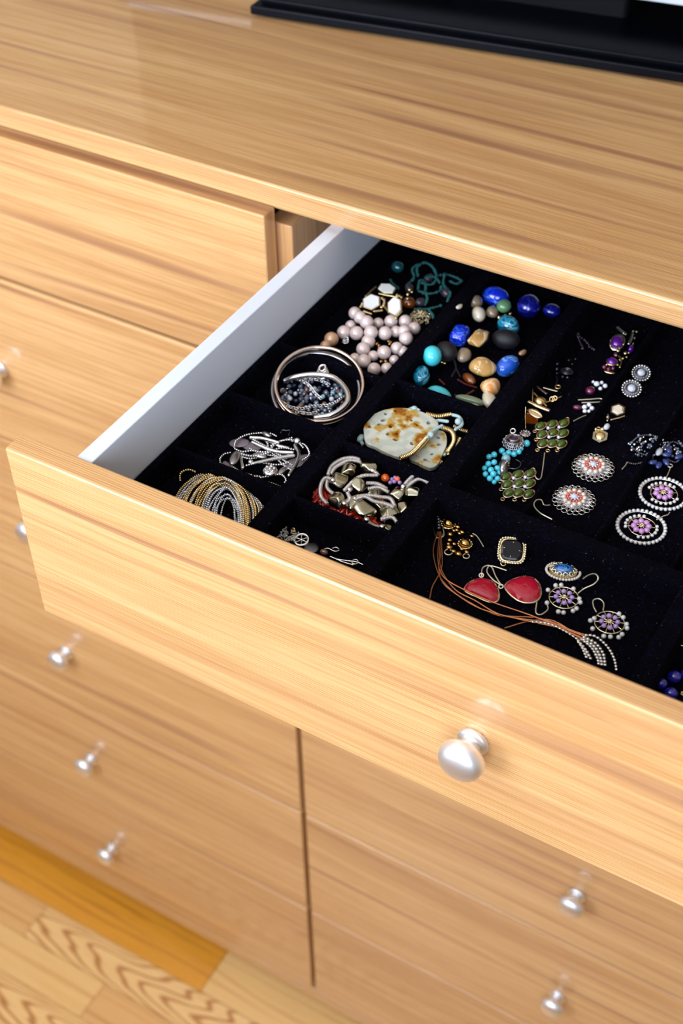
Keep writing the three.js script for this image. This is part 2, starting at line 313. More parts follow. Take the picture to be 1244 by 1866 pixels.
// ---------- the dresser ----------
const COL = 0.652, DEPTH = 0.49, ROWS = [[0, -0.148], [-0.1522, -0.3586], [-0.3628, -0.5692], [-0.5734, -0.7798], [-0.784, -0.99], [-0.9942, -1.194]];
{
  const d = thing('dresser', 'wide teak laminate dresser with two columns of drawers and silver knobs', 'dresser', [0, -1260, 0]);
  const Y = (y) => y + 1.26, T = 0.0165;
  mesh('top_panel', woodBox(2 * COL + 0.06, 0.0191, DEPTH + 0.02, 0.0022, { off: [0.30, 0.17] }), WOODS[0], d, 0, Y(0.0311 - 0.00955), 0.0026 - (DEPTH + 0.02) / 2);
  mesh('front_rail', woodBox(2 * COL, 0.0135, 0.018, 0.0008), WOODS[1], d, 0, Y(0.012 - 0.00675), -0.0165 - 0.009);
  mesh('center_panel', woodBox(0.022, 1.186, DEPTH - 0.03, 0.0008, { grain: 'y' }), WOODS[0], d, 0, Y(-0.607), -0.0168 - (DEPTH - 0.03) / 2);
  for (const s of [-1, 1]) mesh('side_panel', woodBox(0.018, 1.205, DEPTH - 0.02, 0.0008, { grain: 'y' }), WOODS[1], d, s * (COL + 0.012), Y(-0.5935), -0.0165 - (DEPTH - 0.02) / 2);
  mesh('back_panel', new THREE.BoxGeometry(2 * COL, 1.2, 0.006), WOODS[1], d, 0, Y(-0.592), -DEPTH + 0.005);
  mesh('bottom_panel', woodBox(2 * COL + 0.02, 0.022, DEPTH - 0.02, 0.0012), WOODS[0], d, 0, Y(-1.2085), -(DEPTH - 0.02) / 2);
  for (const x of [-0.5, 0, 0.5]) mesh('foot', new RoundedBoxGeometry(0.06, 0.041, 0.3, 2, 0.004), M.blackGloss, d, x, 0.0205, -0.27);
  // knob profile: radius along the axis that points out of the drawer
  const prof = [[0.0001, 0], [0.0094, 0], [0.0098, 0.0016], [0.0092, 0.0034], [0.0066, 0.0048], [0.0058, 0.0068], [0.0062, 0.0086], [0.0095, 0.0104], [0.0128, 0.0128], [0.0139, 0.0156], [0.0136, 0.0186], [0.0120, 0.0216], [0.0088, 0.0238], [0.0045, 0.0250], [0.0001, 0.0253]];
  const curve = new THREE.SplineCurve(prof.slice(2).map((a) => new THREE.Vector2(...a)));
  const knobG = new THREE.LatheGeometry([new THREE.Vector2(0.0001, 0), new THREE.Vector2(0.0094, 0), ...curve.getPoints(40)], 40).rotateX(Math.PI / 2);
  function drawer(col, row, open) {
    const [ya, yb] = ROWS[row], g = new THREE.Group(), h = ya - yb, w = COL - 0.006, x = col * COL / 2, z = open ? 0.3051 : 0;
    g.name = 'drawer'; g.position.set(x, Y((ya + yb) / 2), z); d.add(g);
    g.userData.label = open ? 'open drawer with white sides holding the velvet jewelry tray' : undefined; if (!open) delete g.userData.label;
    mesh('front_panel', woodBox(w, h, 0.0161, 0.0018, { ends: true }), WOODS[(row + (col > 0 ? 1 : 0)) % 2], g, 0, 0, -0.00805);
    const k = mesh('knob', knobG, M.aluminium, g, col < 0 ? 0 : 0.0025, -0.007, -0.0002);
    if (open) {
      const L = 0.44, zc = -0.0163 - L / 2, xs = 0.0461 - x;
      for (const s of [0, 1]) mesh('side_panel', new RoundedBoxGeometry(0.0115, 0.118, L, 2, 0.0008), M.white, g, s ? COL / 2 - 0.05 : xs + 0.00575, h / 2 - 0.0015 - 0.059, zc);
      mesh('bottom_panel', new THREE.BoxGeometry(COL - 0.11, 0.005, L), M.white, g, 0, h / 2 - 0.0671, zc);
      mesh('back_panel', new RoundedBoxGeometry(COL - 0.11, 0.1, 0.0115, 2, 0.0008), M.white, g, 0, h / 2 - 0.06, zc - L / 2 + 0.006);
    }
    return g;
  }
  for (let r = 0; r < 6; r++) { drawer(-1, r); drawer(1, r, r === 0); }
}

// ---------- television on the dresser top ----------
{
  const t = thing('television', 'black television with a flat glossy base standing on the dresser top', 'television', [22, 31.1, -265], null, [0, 0.1402, 0]);
  const plate = (w, dpt, h, b, y) => {
    const s = new THREE.Shape(); const k = 14; s.moveTo(-w / 2, 0); s.lineTo(w / 2, 0); s.lineTo(w / 2 - k, dpt); s.lineTo(-w / 2 + k, dpt); s.closePath();
    return new THREE.ExtrudeGeometry(s, { depth: h, bevelEnabled: true, bevelSize: b, bevelThickness: b, bevelSegments: 3 }).rotateX(-Math.PI / 2).translate(0, y, 0);
  };
  for (const x of [-100, 50, 200]) lpart(t, 'foot_pad', new THREE.BoxGeometry(30, 3, 20).translate(x, 1.5, -40), M.blackGloss);
  lpart(t, 'base', [plate(480, 190, 5.5, 1.5, 4.2).translate(51, 0, 0), plate(466, 178, 3, 1.2, 11.6).translate(51, 0, -8)], M.blackGloss);
  lpart(t, 'neck', new RoundedBoxGeometry(160, 40, 26, 3, 6).translate(51, 30, -88), M.screen);
  const p = lpart(t, 'screen_panel', new RoundedBoxGeometry(820, 480, 30, 3, 3).translate(51, 275, -86), M.screen);
  const bz = new THREE.Mesh(new RoundedBoxGeometry(0.82, 0.006, 0.005, 2, 0.0015), M.bezel); bz.name = 'bezel'; bz.position.set(0.051, 0.039, -0.0705); bz.castShadow = bz.receiveShadow = true; p.add(bz);
}

// ---------- velvet tray ----------
const TRAY = { x0: 58.2, x1: 592, z0: -145, z1: 285, rim: -41, floor: F };
{
  const t = thing('jewelry_tray', 'black velvet compartment tray filling the open drawer', 'tray', [320, F - 4, 70]);
  const box = (xa, xb, ya, yb, za, zb, r = 1.2) => {
    const g = new RoundedBoxGeometry(xb - xa, yb - ya, zb - za, 2, Math.min(r, (xb - xa) / 2.2, (zb - za) / 2.2, (yb - ya) / 2.2)), p = g.attributes.position, uv = g.attributes.uv, n = p.count / 6;
    for (let i = 0; i < p.count; i++) { const f = Math.floor(i / n), x = p.getX(i) + xa, y = p.getY(i), z = p.getZ(i) + za; uv.setXY(i, (f < 2 ? z : x) / 160, (f < 2 ? y : f < 4 ? z : y) / 160); }
    return g.translate((xa + xb) / 2, (ya + yb) / 2, (za + zb) / 2);
  };
  const { x0, x1, z0, z1, rim } = TRAY;
  part(t, 'tray_floor', box(x0, x1, F - 4, F, z0, z1, 0.5), velvet);
  part(t, 'rim', [box(x0, x0 + 5, F - 3, rim, z0, z1), box(x1 - 5, x1, F - 3, rim, z0, z1), box(x0, x1, F - 3, rim, z1 - 5, z1), box(x0, x1, F - 3, rim, z0, z0 + 5)], velvet);
  for (const [a, b] of [[145, 157.5], [224.2, 237], [396.3, 409]]) part(t, 'long_divider', box(a, b, F - 1, rim, z0 + 3, z1 - 3), velvet);
  part(t, 'cross_divider', box(236, 397, F - 1, rim, 161, 175), velvet);
  part(t, 'cross_divider', box(408, x1 - 3, F - 1, rim, 161, 175), velvet);
  for (const z of [215.5, 149, 84]) part(t, 'thin_divider', box(x0 + 3, 146, F - 1, rim, z - 1.6, z + 1.6, 0.7), velvet);
  for (const z of [218, 156, 80.5]) part(t, 'thin_divider', box(156.5, 225, F - 1, rim, z - 1.6, z + 1.6, 0.7), velvet);
  for (const x of [285.5, 334, 384]) part(t, 'thin_divider', box(x - 1.3, x + 1.3, F - 1, F + 9, z0 + 3, 162, 0.7), velvet);
}

// ---------- jewelry: left column of the tray ----------
{ // dark teal fringe necklace at the back
  const t = thing('fringe_necklace', 'dark teal yarn fringe necklace with smoky stones, behind the pearls', 'necklace', [110.6,-60.5,-51]);
  const W = [[[101.2,-51.5,-54.3],[95.1,-51.5,-64.4],[97,-51.5,-73.6],[106,-51.5,-70.4],[114.8,-51.5,-59.2],[115.7,-51.5,-49.1],[107.8,-51.5,-47.4]], [[109.2,-52.5,-39.3],[104.7,-52.5,-50.5],[108.3,-52.5,-51.5],[114.3,-52.5,-42.1],[115.2,-52.5,-36.2]], [[117.8,-51.5,-67.5],[123.8,-51.5,-53.6],[133.5,-51.5,-45.9],[136.7,-51.5,-34.8]], [[113.1,-52.5,-62.6],[118.9,-52.5,-68.5],[127.8,-52.5,-68.1],[133.9,-52.5,-66.1]], [[118.4,-53.5,-16.6],[127.3,-53.5,-21.5],[134.1,-53.5,-30.4]], [[127.3,-53.5,-21.5],[133.6,-53.5,-16.2],[136.1,-53.5,-12.7]], [[99.1,-52.5,-39],[98.8,-52.5,-52],[92.1,-52.5,-61.8],[92.7,-52.5,-70.3]], [[81.7,-55.5,-45.1],[87.4,-55.5,-40.3],[93.6,-55.5,-37.1]], [[114.8,-52.5,-39.8],[120.6,-52.5,-32.7],[123.7,-52.5,-24.2]], [[107.4,-51.5,-55.1],[113.1,-51.5,-59.6],[120.3,-51.5,-54.2]], [[125.4,-52.5,-61.4],[131.5,-52.5,-60.8],[133.7,-52.5,-66.6]], [[111.5,-51.5,-36.3],[119.8,-51.5,-37],[125,-51.5,-43.8],[123.5,-51.5,-50.8]]];
  part(t, 'yarn_strands', W.map((w) => [tube(w, 0.65, { per: 8, radial: 7 }), strand(w.map((p) => [p[0] + 0.3, p[1] + 0.3, p[2]]), 0.85, { vary: 1.2, pitch: 0.9, flat: 0.4 })]), M.teal);
  part(t, 'bead', oval([81.3,-51.5,-58.1], [5.2, 4.6, 4.6]), M.tealGlass);
  for (const [p, i] of [[108.3,-53.5,-59.1],[129.2,-53.5,-46.9],[118.7,-53.5,-26.9],[101.8,-53.5,-39.5]].map((p, i) => [p, i])) part(t, 'stone', nugget(p, [4.4, 3.2, 3.8], i + 1, 0.12), M.smoke);
}
{ // white hexagon bracelet
  const t = thing('hexagon_bracelet', 'gold link bracelet with white enamel hexagons above the pearls', 'bracelet', [88.6,-60.5,-23.2]);
  const hex = (p, sx, sz, yaw, tx, tz) => {
    const m = MX(p, [1, 1, 1], [tx, yaw, tz]);
    const rim = new THREE.CylinderGeometry(1, 1, 2.6, 6).scale(sx + 0.7, 1, sz + 0.7).applyMatrix4(m), top = new THREE.CylinderGeometry(0.94, 1, 1.4, 6).scale(sx, 1, sz).translate(0, 1.5, 0).applyMatrix4(m);
    const h = part(t, 'link_plate', flat(rim), M.paleGold); const b = t.userData.base;
    const g = flat(top.translate(-b[0], -b[1], -b[2])).scale(0.001, 0.001, 0.001); mesh('enamel', g, M.enamel, h);
  };
  hex([92,-45.5,2.5], 7, 7, 0.5, 0.35, 0); hex([92.1,-47.5,-20.8], 7, 5.4, 0.1, 0.1, -0.1); hex([110,-45.5,-1.2], 5.6, 8.4, 0.5, 0.4, 0.15);
  part(t, 'gold_links', [tube([[81.6,-48.5,-6.9],[81.6,-48.5,-14.7],[82.2,-48.5,-21.5]], 0.9), tube([[91,-47.5,12.3],[97,-47.5,12.7]], 1), tube([[97.6,-47.5,8.6],[102,-47.5,4.9]], 1), tube([[102.1,-47.5,-0.1],[109,-47.5,4.7],[116,-47.5,8.3]], 1), tube([[89.6,-47.5,-13.5],[96.2,-47.5,-14.6],[104,-47.5,-16.4]], 0.8), strand([[93.4,-47.5,-9.2],[97.2,-47.5,-7.5],[99.9,-47.5,-1.4],[99.3,-47.5,2.7]], 1.5), strand([[84.6,-49.5,7.5],[84.1,-49.5,4],[83,-49.5,0.8]], 1.3), strand([[100.6,-48.5,-20],[107.1,-48.5,-18.5]], 1.4)], M.gold);
}
{ // pearls
  const t = thing('pearl_necklace', 'heaped necklace of round pinkish white pearls', 'necklace', [108.6,-60.5,23.2]);
  const A = [[86,-47.5,17.5,4.76],[93.4,-45.5,22.8,4.73],[100.2,-46.5,24.7,5.21],[104.2,-52.5,14.1,4.13],[112.1,-51.5,8.9,5.01],[120.7,-52.5,2.4,5.01],[87.8,-52.5,26.9,4.12],[87.7,-52.5,36.6,5.22],[97.7,-50.5,35.4,5.2],[107.8,-48.5,31.8,5.18],[116.1,-50.5,25.2,5.19],[120.8,-52.5,17,4.35],[128.2,-49.5,17.7,4.94],[130.1,-53.5,5.4,4.74],[109.1,-52.5,37.9,5.17],[110.4,-52.5,47.8,5.14],[119.5,-54.5,49,3.9],[125.7,-52.5,43.9,5.12],[131.3,-52.5,35,4.65],[133.2,-49.5,24.5,5.16],[135.7,-54.5,34.1,4.28],[117.3,-53.5,58.7,5.09],[108.6,-55.5,57,3.9],[127.9,-54.5,62.7,4.82],[135.3,-54.5,57.4,4.22],[135.2,-54.5,46,3.64]];
  for (const [x, y, z, r] of A) part(t, 'pearl', ball([x, y, z], r, [1, 1, 1], 22), M.pearl);
  for (const [x, y, z, r] of [[84.5,-51.5,49.6,5.3],[82.8,-54.5,55.3,3.94]]) part(t, 'pearl', ball([x, y, z], r, [1, 1, 1], 22), M.peach, { label: 'peach coloured pearl' });
  part(t, 'clasp', [ringAt([92.4,-55.5,42.5], 2.2, 0.5), ringAt([92.1,-54.5,41.3], 1.8, 0.5, [1, 0, 0])], M.silver);
}
{ // gold chain heap
  const t = thing('gold_chain', 'small heap of fine gold chain against the long divider behind the pearls', 'chain', [122.4,-60.5,-18.9]);
  const c = [124.8,-57.5,-14.2], ms = [];
  for (let i = 0; i < 95; i++) { const a = rnd() * 6.28, q = Math.sqrt(rnd()); ms.push(MX([c[0] + 8 * q * Math.cos(a), c[1] + (1 - q) * 5 + rr(-1, 1), c[2] + 8 * q * Math.sin(a)], [1, 1, 1], [rnd() * 3, rnd() * 3, rnd() * 3])); }
  part(t, 'links', scatter(new THREE.TorusGeometry(1.3, 0.3, 5, 10), ms), M.paleGold, { kind: 'stuff' });
  const h = thing('amber_pendant', 'brown amber glass pendant with gold beads beside the white hexagons', 'pendant', [104.5,-60.5,-34.6]);
  part(h, 'amber', nugget([110.2,-54.5,-22.6], [5, 4, 6], 2, 0.14), M.amberGlass);
  part(h, 'gold_beads', [[[106.7,-48.5,-30.6,1.54],[108.4,-48.5,-24.3,1.4],[110.8,-48.5,-19.3,1.27],[109.6,-48.5,-28.8,1.02]]].flat().map(([x, y, z, r]) => ball([x, y, z], r, [1, 1, 1], 10)), M.gold);
  const b = thing('bronze_chain', 'bits of bronze bead chain lying between the pearls', 'chain', [114.9,-60.5,29.3]);
  part(b, 'beads', [strand([[112.2,-56.5,32.2],[116.4,-56.5,34.7],[118.9,-56.5,40.4]], 1.7), strand([[118.3,-56.5,25.3],[122,-56.5,26.8],[121.4,-56.5,29.6]], 1.6), strand([[124.9,-56.5,49.9],[128.5,-56.5,50.1],[130.2,-56.5,46.9]], 1.7)], M.bronze);
}
// bangles: one tilted stack over the dark beads
{
  const q = new THREE.Quaternion().setFromUnitVectors(new THREE.Vector3(0, 1, 0), new THREE.Vector3(0.2, 1, 0.3).normalize());
  const C = [108.8, -46.2, 107.3], put = (g, off = [0, 0, 0]) => g.applyQuaternion(q).translate(C[0] + off[0], C[1] + off[1], C[2] + off[2]);
  const b = thing('bangle', 'wide polished double-edged bangle in rosy silver lying over dark beads', 'bangle', [C[0], F, C[2]]);
  part(b, 'band', put(new THREE.LatheGeometry([[29.6, -2.6], [30.2, -2.6], [30.2, 2.6], [29.6, 2.6], [29.6, -2.6]].map((a) => new THREE.Vector2(...a)), 72)), M.rose);
  part(b, 'edge', put(ring(30.6, 1.25, 2.3, 72)), M.rose); part(b, 'edge', put(ring(30.6, 1.25, -1.9, 72)), M.rose);
  const c = thing('bangle', 'second slim silver bangle peeking out under the wide rosy bangle', 'bangle', [C[0] - 2, F, C[2] + 1]);
  part(c, 'hoop', put(ring(30.8, 1.3, -6.2, 72), [-2.5, 0, 0.5]), M.oxid);
  const k = thing('cuff_bracelet', 'thick open silver cuff with a coiled end inside the bangle', 'bracelet', [113.9,-60.5,96.2]);
  part(k, 'cuff', tube([[80.2,-52.5,107.2],[88.1,-48.5,103.5],[99.4,-45.5,99],[111.6,-44.5,96.3],[121.9,-44.5,99.4],[130.5,-45.5,105.4],[134.3,-47.5,112.1],[133.2,-49.5,119.4],[128.9,-51.5,125.9],[120.3,-53.5,131.4]], 2.0, { per: 8, radial: 12 }), M.silver);
  const e = [101.3,-47.5,90.3]; part(k, 'coil', [0, 1, 2, 3].map((i) => ringAt([e[0], e[1] + i * 1.5 - 2, e[2]], 4.6 - i * 0.7, 0.9, [0.5, 0, 0.2])), M.silver);
}
{ // dark crystal beads
  const t = thing('crystal_necklace', 'tangled navy and grey faceted crystal bead necklace inside the bangle', 'necklace', [103.4,-60.5,106.4]);
  const G = flat(new THREE.IcosahedronGeometry(1, 1)), kinds = [[M.navyCrystal, 90], [M.greyCrystal, 46], [M.crystalWhite, 16], [M.brownCrystal, 16], [M.aquaCrystal, 10]];
  const [cx, , cz] = [101.9,-60.5,103.9];
  for (const [m, n] of kinds) {
    const ms = [];
    for (let i = 0; i < n; i++) { const a = rnd() * 6.28, q = Math.sqrt(rnd()), x = cx + 25 * q * Math.cos(a), z = cz + 24 * q * Math.sin(a), s = rr(1.3, 2.1); ms.push(MX([Math.min(x, 142), F + 1.4 + rnd() * 5 * (1.1 - q), Math.min(z, 145)], [s, s, s], [rnd() * 3, rnd() * 3, 0])); }
    part(t, 'crystal_beads', scatter(G, ms), m, { kind: 'stuff' });
  }
  const links = (p) => { const c = new THREE.CatmullRomCurve3(p.map(V)), n = Math.round(c.getLength() / 2.1), ms = []; for (let i = 0; i < n; i++) { const a = c.getPointAt(i / n), tg = c.getTangentAt(i / n); ms.push(MX(a.toArray(), [1.5, 1, 1], [i % 2 ? 1.2 : 0.3, Math.atan2(-tg.z, tg.x), 0])); } return scatter(new THREE.TorusGeometry(0.95, 0.26, 5, 10).rotateX(Math.PI / 2), ms); };
  part(t, 'chain', [links([[84.4,-52.5,102.2],[91.1,-52.5,101.8],[97.8,-52.5,103.6],[106.9,-52.5,109.5],[114.4,-52.5,112.9]]), links([[90.6,-53.5,127.9],[98.7,-53.5,129.8],[106.8,-53.5,127.4],[112.5,-53.5,121.1],[120.1,-53.5,115.7],[123.9,-53.5,108.3],[124.6,-53.5,102.5]]), links([[91,-53.5,97.1],[100.4,-53.5,94.1],[110.6,-53.5,95]]), links([[105,-54.5,131.2],[114.1,-54.5,128.3],[118.3,-54.5,121.7]])], M.silver);
}
{ // silver tangle
  const t = thing('silver_bead_necklace', 'tangled matte silver necklace of tube beads and fine bead strands', 'necklace', [108.1,-60.5,178.1]);
  for (const p of [[[93.3,-52.5,171.9],[101.2,-52.5,168.6],[112.3,-52.5,167.2]], [[97.9,-51.5,176.6],[109.6,-51.5,177.2],[117.5,-51.5,176.5],[126.7,-51.5,172.4]], [[110.2,-51.5,194.5],[119.5,-51.5,184],[129.1,-51.5,174.6]], [[124.5,-51.5,165.3],[131,-51.5,171],[134.9,-51.5,180.1],[137.1,-51.5,192.9]], [[94.9,-55.5,185.9],[98.6,-55.5,192.1],[103.7,-55.5,197.8]], [[102.4,-54.5,166.3],[112.1,-54.5,168.2],[119.8,-54.5,167]]]) part(t, 'tube_bead', tube(p, 1.25, { radial: 10 }), M.silver);
  part(t, 'bead_strand', [[[88.1,-54.5,184.8],[85.1,-54.5,177],[89,-54.5,167.7],[99.9,-54.5,160.2],[107.2,-54.5,160.4]], [[89,-53.5,186],[95.5,-53.5,186.2],[101.2,-53.5,181.9],[110,-53.5,178.1],[111.3,-53.5,166.8],[117.7,-53.5,156.9]], [[87.7,-56.5,187.6],[84.5,-56.5,191.4],[85,-56.5,197.4],[90,-56.5,201.7],[98,-56.5,201],[109.8,-56.5,201.8],[118.4,-56.5,198.4]], [[107.6,-55.5,174.6],[120.8,-55.5,177.6],[131.8,-55.5,179.7]], [[113.5,-53.5,161.4],[123.1,-53.5,159.8],[129.4,-53.5,159.9],[136.4,-53.5,166.4],[135.5,-53.5,174.5]], [[122.2,-56.5,201.8],[128.2,-56.5,200.5],[135.6,-56.5,200.9]], [[97.1,-55.5,188.8],[102.2,-55.5,188],[106.9,-55.5,184.4]], [[96.5,-55.5,166.1],[103.2,-55.5,167.6],[108.7,-55.5,174]], [[119.2,-55.5,179.5],[126.6,-55.5,182.5],[133.1,-55.5,184]], [[94.5,-57.5,198],[104.6,-57.5,200.4],[112.1,-57.5,199.2]], [[94.4,-53.5,188.8],[104.2,-53.5,186.5],[110.9,-53.5,179.6],[116.3,-53.5,170.3],[125.5,-53.5,167.2]], [[94.7,-53.5,171.9],[109,-53.5,174.4],[121.7,-53.5,176.7],[126.4,-53.5,170.9]], [[104.8,-54.5,196.1],[111.5,-54.5,189.3],[122.7,-54.5,185],[128.5,-54.5,178.7]], [[119.6,-54.5,201.9],[123.8,-54.5,197.6],[129.9,-54.5,192.1],[135.7,-54.5,194.8],[136.6,-54.5,198.3]], [[109.8,-52.5,173.2],[113.1,-52.5,165.1],[120.9,-52.5,159.7],[130.4,-52.5,163.8]], [[96.2,-55.5,178.9],[105.5,-55.5,180],[115.2,-55.5,177.6],[124.9,-55.5,175.3]]].map((p) => strand(p, 0.95)), M.silver);
  const leaf = (p, L, w, yaw, tilt = 0) => oval(p, [L, 1.6, w], [0, yaw, tilt]);
  part(t, 'leaf_bead', leaf([95.3,-52.5,194.8], 7, 3.2, 1.9), M.oxid); part(t, 'leaf_bead', leaf([107.6,-54.5,183.2], 5, 2.2, 0.2), M.oxid); part(t, 'leaf_bead', leaf([92.9,-57.5,199.8], 6, 2.4, -0.5), M.brownPlate); part(t, 'leaf_bead', leaf([99.6,-54.5,161.9], 4, 2, -0.2), M.oxid); part(t, 'leaf_bead', leaf([128.4,-55.5,187.6], 5, 2.2, 1.5), M.oxid);
  for (const [p, a] of [[[86.1,-57.5,175.6], 0.4], [[95.9,-57.5,174.3], 0.2], [[130.7,-56.5,175.9], 0.6], [[132.9,-57.5,169.2], 0.9]]) part(t, 'oval_plate', oval(p, [7, 0.9, 4.6], [0, a, 0.1]), M.brownPlate);
  const f = [122.6,-53.5,193.5]; part(t, 'flower_disc', [oval(f, [5, 2.4, 5]), ...circle(2.9, 6, f[1] + 2, 0.3, [f[0], f[2]]).map((c) => ball(c, 1.1, [1, 0.8, 1], 10)), ball([f[0], f[1] + 2.2, f[2]], 1.2, [1, 1, 1], 10)], M.silver);
  part(t, 'round_bead', ball([123.1,-52.5,159.9], 2.9), M.silver); part(t, 'round_bead', ball([105.2,-55.5,190.5], 1.9), M.silver);
  part(t, 'wire_loop', tube([[107.9,-53.5,157],[107.1,-53.5,153.9],[109.6,-53.5,152.9],[111.9,-53.5,151.6],[113.7,-53.5,156]], 0.35), M.darkSilver);
}
{ // gold and steel seed beads
  const t = thing('seed_bead_necklace', 'coiled many-strand necklace of gold and steel seed beads by the drawer front', 'necklace', [104.8,-60.5,226.3]);
  const gold = [], steel = [];
  const [O, PX, PY] = [[121.8,-57.5,248.1],[153.2,-57.5,230.4],[94.3,-57.5,207.2]], N = 30;
  for (let i = 0; i < N; i++) {
    const u = i / (N - 1), rx = 0.98 - 0.80 * u + rr(-0.05, 0.05), ry = 1.02 - 0.62 * u + rr(-0.06, 0.06), ox = 0.10 * u * u + rr(-0.03, 0.03), pts = [];
    for (let k = 0; k <= 8; k++) {
      const th = Math.PI * (1.06 - 1.12 * k / 8), a = rx * Math.cos(th) * (Math.cos(th) > 0 ? 0.78 : 1) + ox + rr(-0.012, 0.012), b = ry * Math.sin(th) + rr(-0.015, 0.015);
      const p = [0, 1, 2].map((q) => O[q] + (PX[q] - O[q]) * a + (PY[q] - O[q]) * b);
      p[1] = F + 1.5 + 9 * Math.sin(0.3 + u * 2.2) * (0.55 + 0.45 * Math.sin(th)) + rr(0, 2.2);
      p[0] = Math.min(143, Math.max(65, p[0])); p[2] = Math.min(278, Math.max(218.5, p[2])); pts.push(p);
    }
    const s = strand(pts, 0.82, { vary: 0.16, pitch: 1.9 });
    (u < 0.2 ? (i % 3 ? steel : gold) : u > 0.72 ? steel : i % 4 === 3 ? steel : gold).push(s);
  }
  part(t, 'gold_strands', gold, M.gold, { kind: 'stuff' }); part(t, 'steel_strands', steel, M.steel, { kind: 'stuff' });
  part(t, 'loop_end', strand([[76,-54.5,230.3],[74.2,-51.5,227.3],[75.3,-49.5,225.6],[78.6,-48.5,223],[83.2,-49.5,221.7]], 0.9), M.gold);
}

// ---------- jewelry: second column ----------
{
  const t = thing('blue_bead_necklace', 'chunky blue, teal and turquoise bead necklace with black satin wraps', 'necklace', [179.1,-60.5,3.7]);
  const E = (p, s, m, yaw = 0, name = 'bead', e = 0) => part(t, name, oval(p, s, [e, yaw, 0], 28), m);
  E([167.3,-49.5,-55.9], [10.6, 7.5, 7.5], swirlBlue, 0.1); E([193,-52.5,-60], [9, 9, 10], darkBlue, 0.4); E([209.6,-54.5,-66.1], [7, 5, 6], darkBlue);
  part(t, 'bead', new RoundedBoxGeometry(13, 12, 18, 6, 4.8).rotateY(0.15).translate(...[165.4,-50.5,1.4]), swirlBlue); E([210.8,-52.5,15.2], [7, 7, 10.5], swirlSky, -0.25);
  E([162.6,-52.5,55.8], [6, 6.5, 9.5], swirlTeal, 0.35); E([190.6,-51.5,-28.8], [9.2, 7.5, 7], swirlTeal, -0.3); E([162.3,-45.5,39.1], [6.8, 7.4, 7.6], M.turquoise, 0.5); E([182.7,-54.5,67.6], [10.2, 7, 6.6], M.turquoise, -0.15);
  E([166.8,-48.5,25.5], [8.6, 6.8, 7.2], M.satin, -0.4, 'satin_wrap'); E([196.9,-50.5,-11.5], [10.2, 7, 7.4], M.satin, 0.2, 'satin_wrap');
  part(t, 'ribbon_tie', [tube([[173.7,-52.5,26.8],[179.5,-52.5,35.1],[181.4,-52.5,45.4]], 0.6), tube([[179.5,-52.5,35.1],[186.6,-52.5,42.5]], 0.5)], M.satin);
  part(t, 'gold_spacer', [ball([180.8,-50.5,-33.5], 1.5), ball([184,-50.5,-37.6], 1.5), ball([186.2,-50.5,-41.7], 1.3), ball([165.9,-55.5,30.4], 1.4), ball([168.3,-55.5,30.6], 1.3)], M.gold);
}
{
  const t = thing('quartz_necklace', 'citrine, quartz and agate nugget necklace lying across the blue beads', 'necklace', [190.6,-60.5,13]);
  const N = (p, s, m, k, r = 0.1) => part(t, 'stone', nugget(p, s, k, r), m);
  part(t, 'stone', pebble([180.8,-46.5,2.8], [7.2, 6.6, 12.4], 0, 13), citrine); part(t, 'stone', nugget([198.1,-47.5,31.3], [8.6, 5.5, 9.6], 2.42, 0.16), citrine); N([211.3,-50.5,45.1], [7.6, 6, 7.2], agate, 1); N([215.3,-53.5,55.4], [5, 4.5, 8.5], M.quartz, 0.5);
  N([165,-51.5,-31.6], [6.4, 5, 5.6], M.quartz, 4); N([158.5,-47.5,-39.6], [5.6, 5, 5.4], M.smokyQuartz, 3); N([172.7,-52.5,-39.6], [5, 4.4, 5], M.smokyQuartz, 5); N([177.9,-52.5,18.2], [6.4, 4.5, 5], M.smokyQuartz, 6);
  part(t, 'stone', oval([178.7,-48.5,-46.1], [5.6, 5, 5.6], [0, 0.5, 0]), M.greenStone); part(t, 'stone', oval([203.8,-54.5,61.2], [11, 3.2, 3.4], [0, 0.1, 0]), M.greenDark); part(t, 'stone', oval([208.7,-56.5,64.3], [5, 2.6, 3], [0, -0.3, 0]), M.quartz);
  N([192,-55.5,38.4], [6, 3, 4], M.amberGlass, 2); N([155.4,-39,-16.6], [3.2, 1.6, 1.8], M.quartz, 1); N([211.8,-55.5,-8.4], [3.6, 1.8, 2.2], M.peach, 1);
  part(t, 'thread_beads', [strand([[183.6,-57.5,40.5],[191.5,-57.5,42.7],[200.3,-57.5,42.4]], 0.8), strand([[189.9,-57.5,57.4],[195.3,-57.5,57.1],[199.9,-57.5,46.3]], 0.8), strand([[172.2,-57.5,46.8],[178.7,-57.5,50.7]], 0.8)], M.redThread);
}
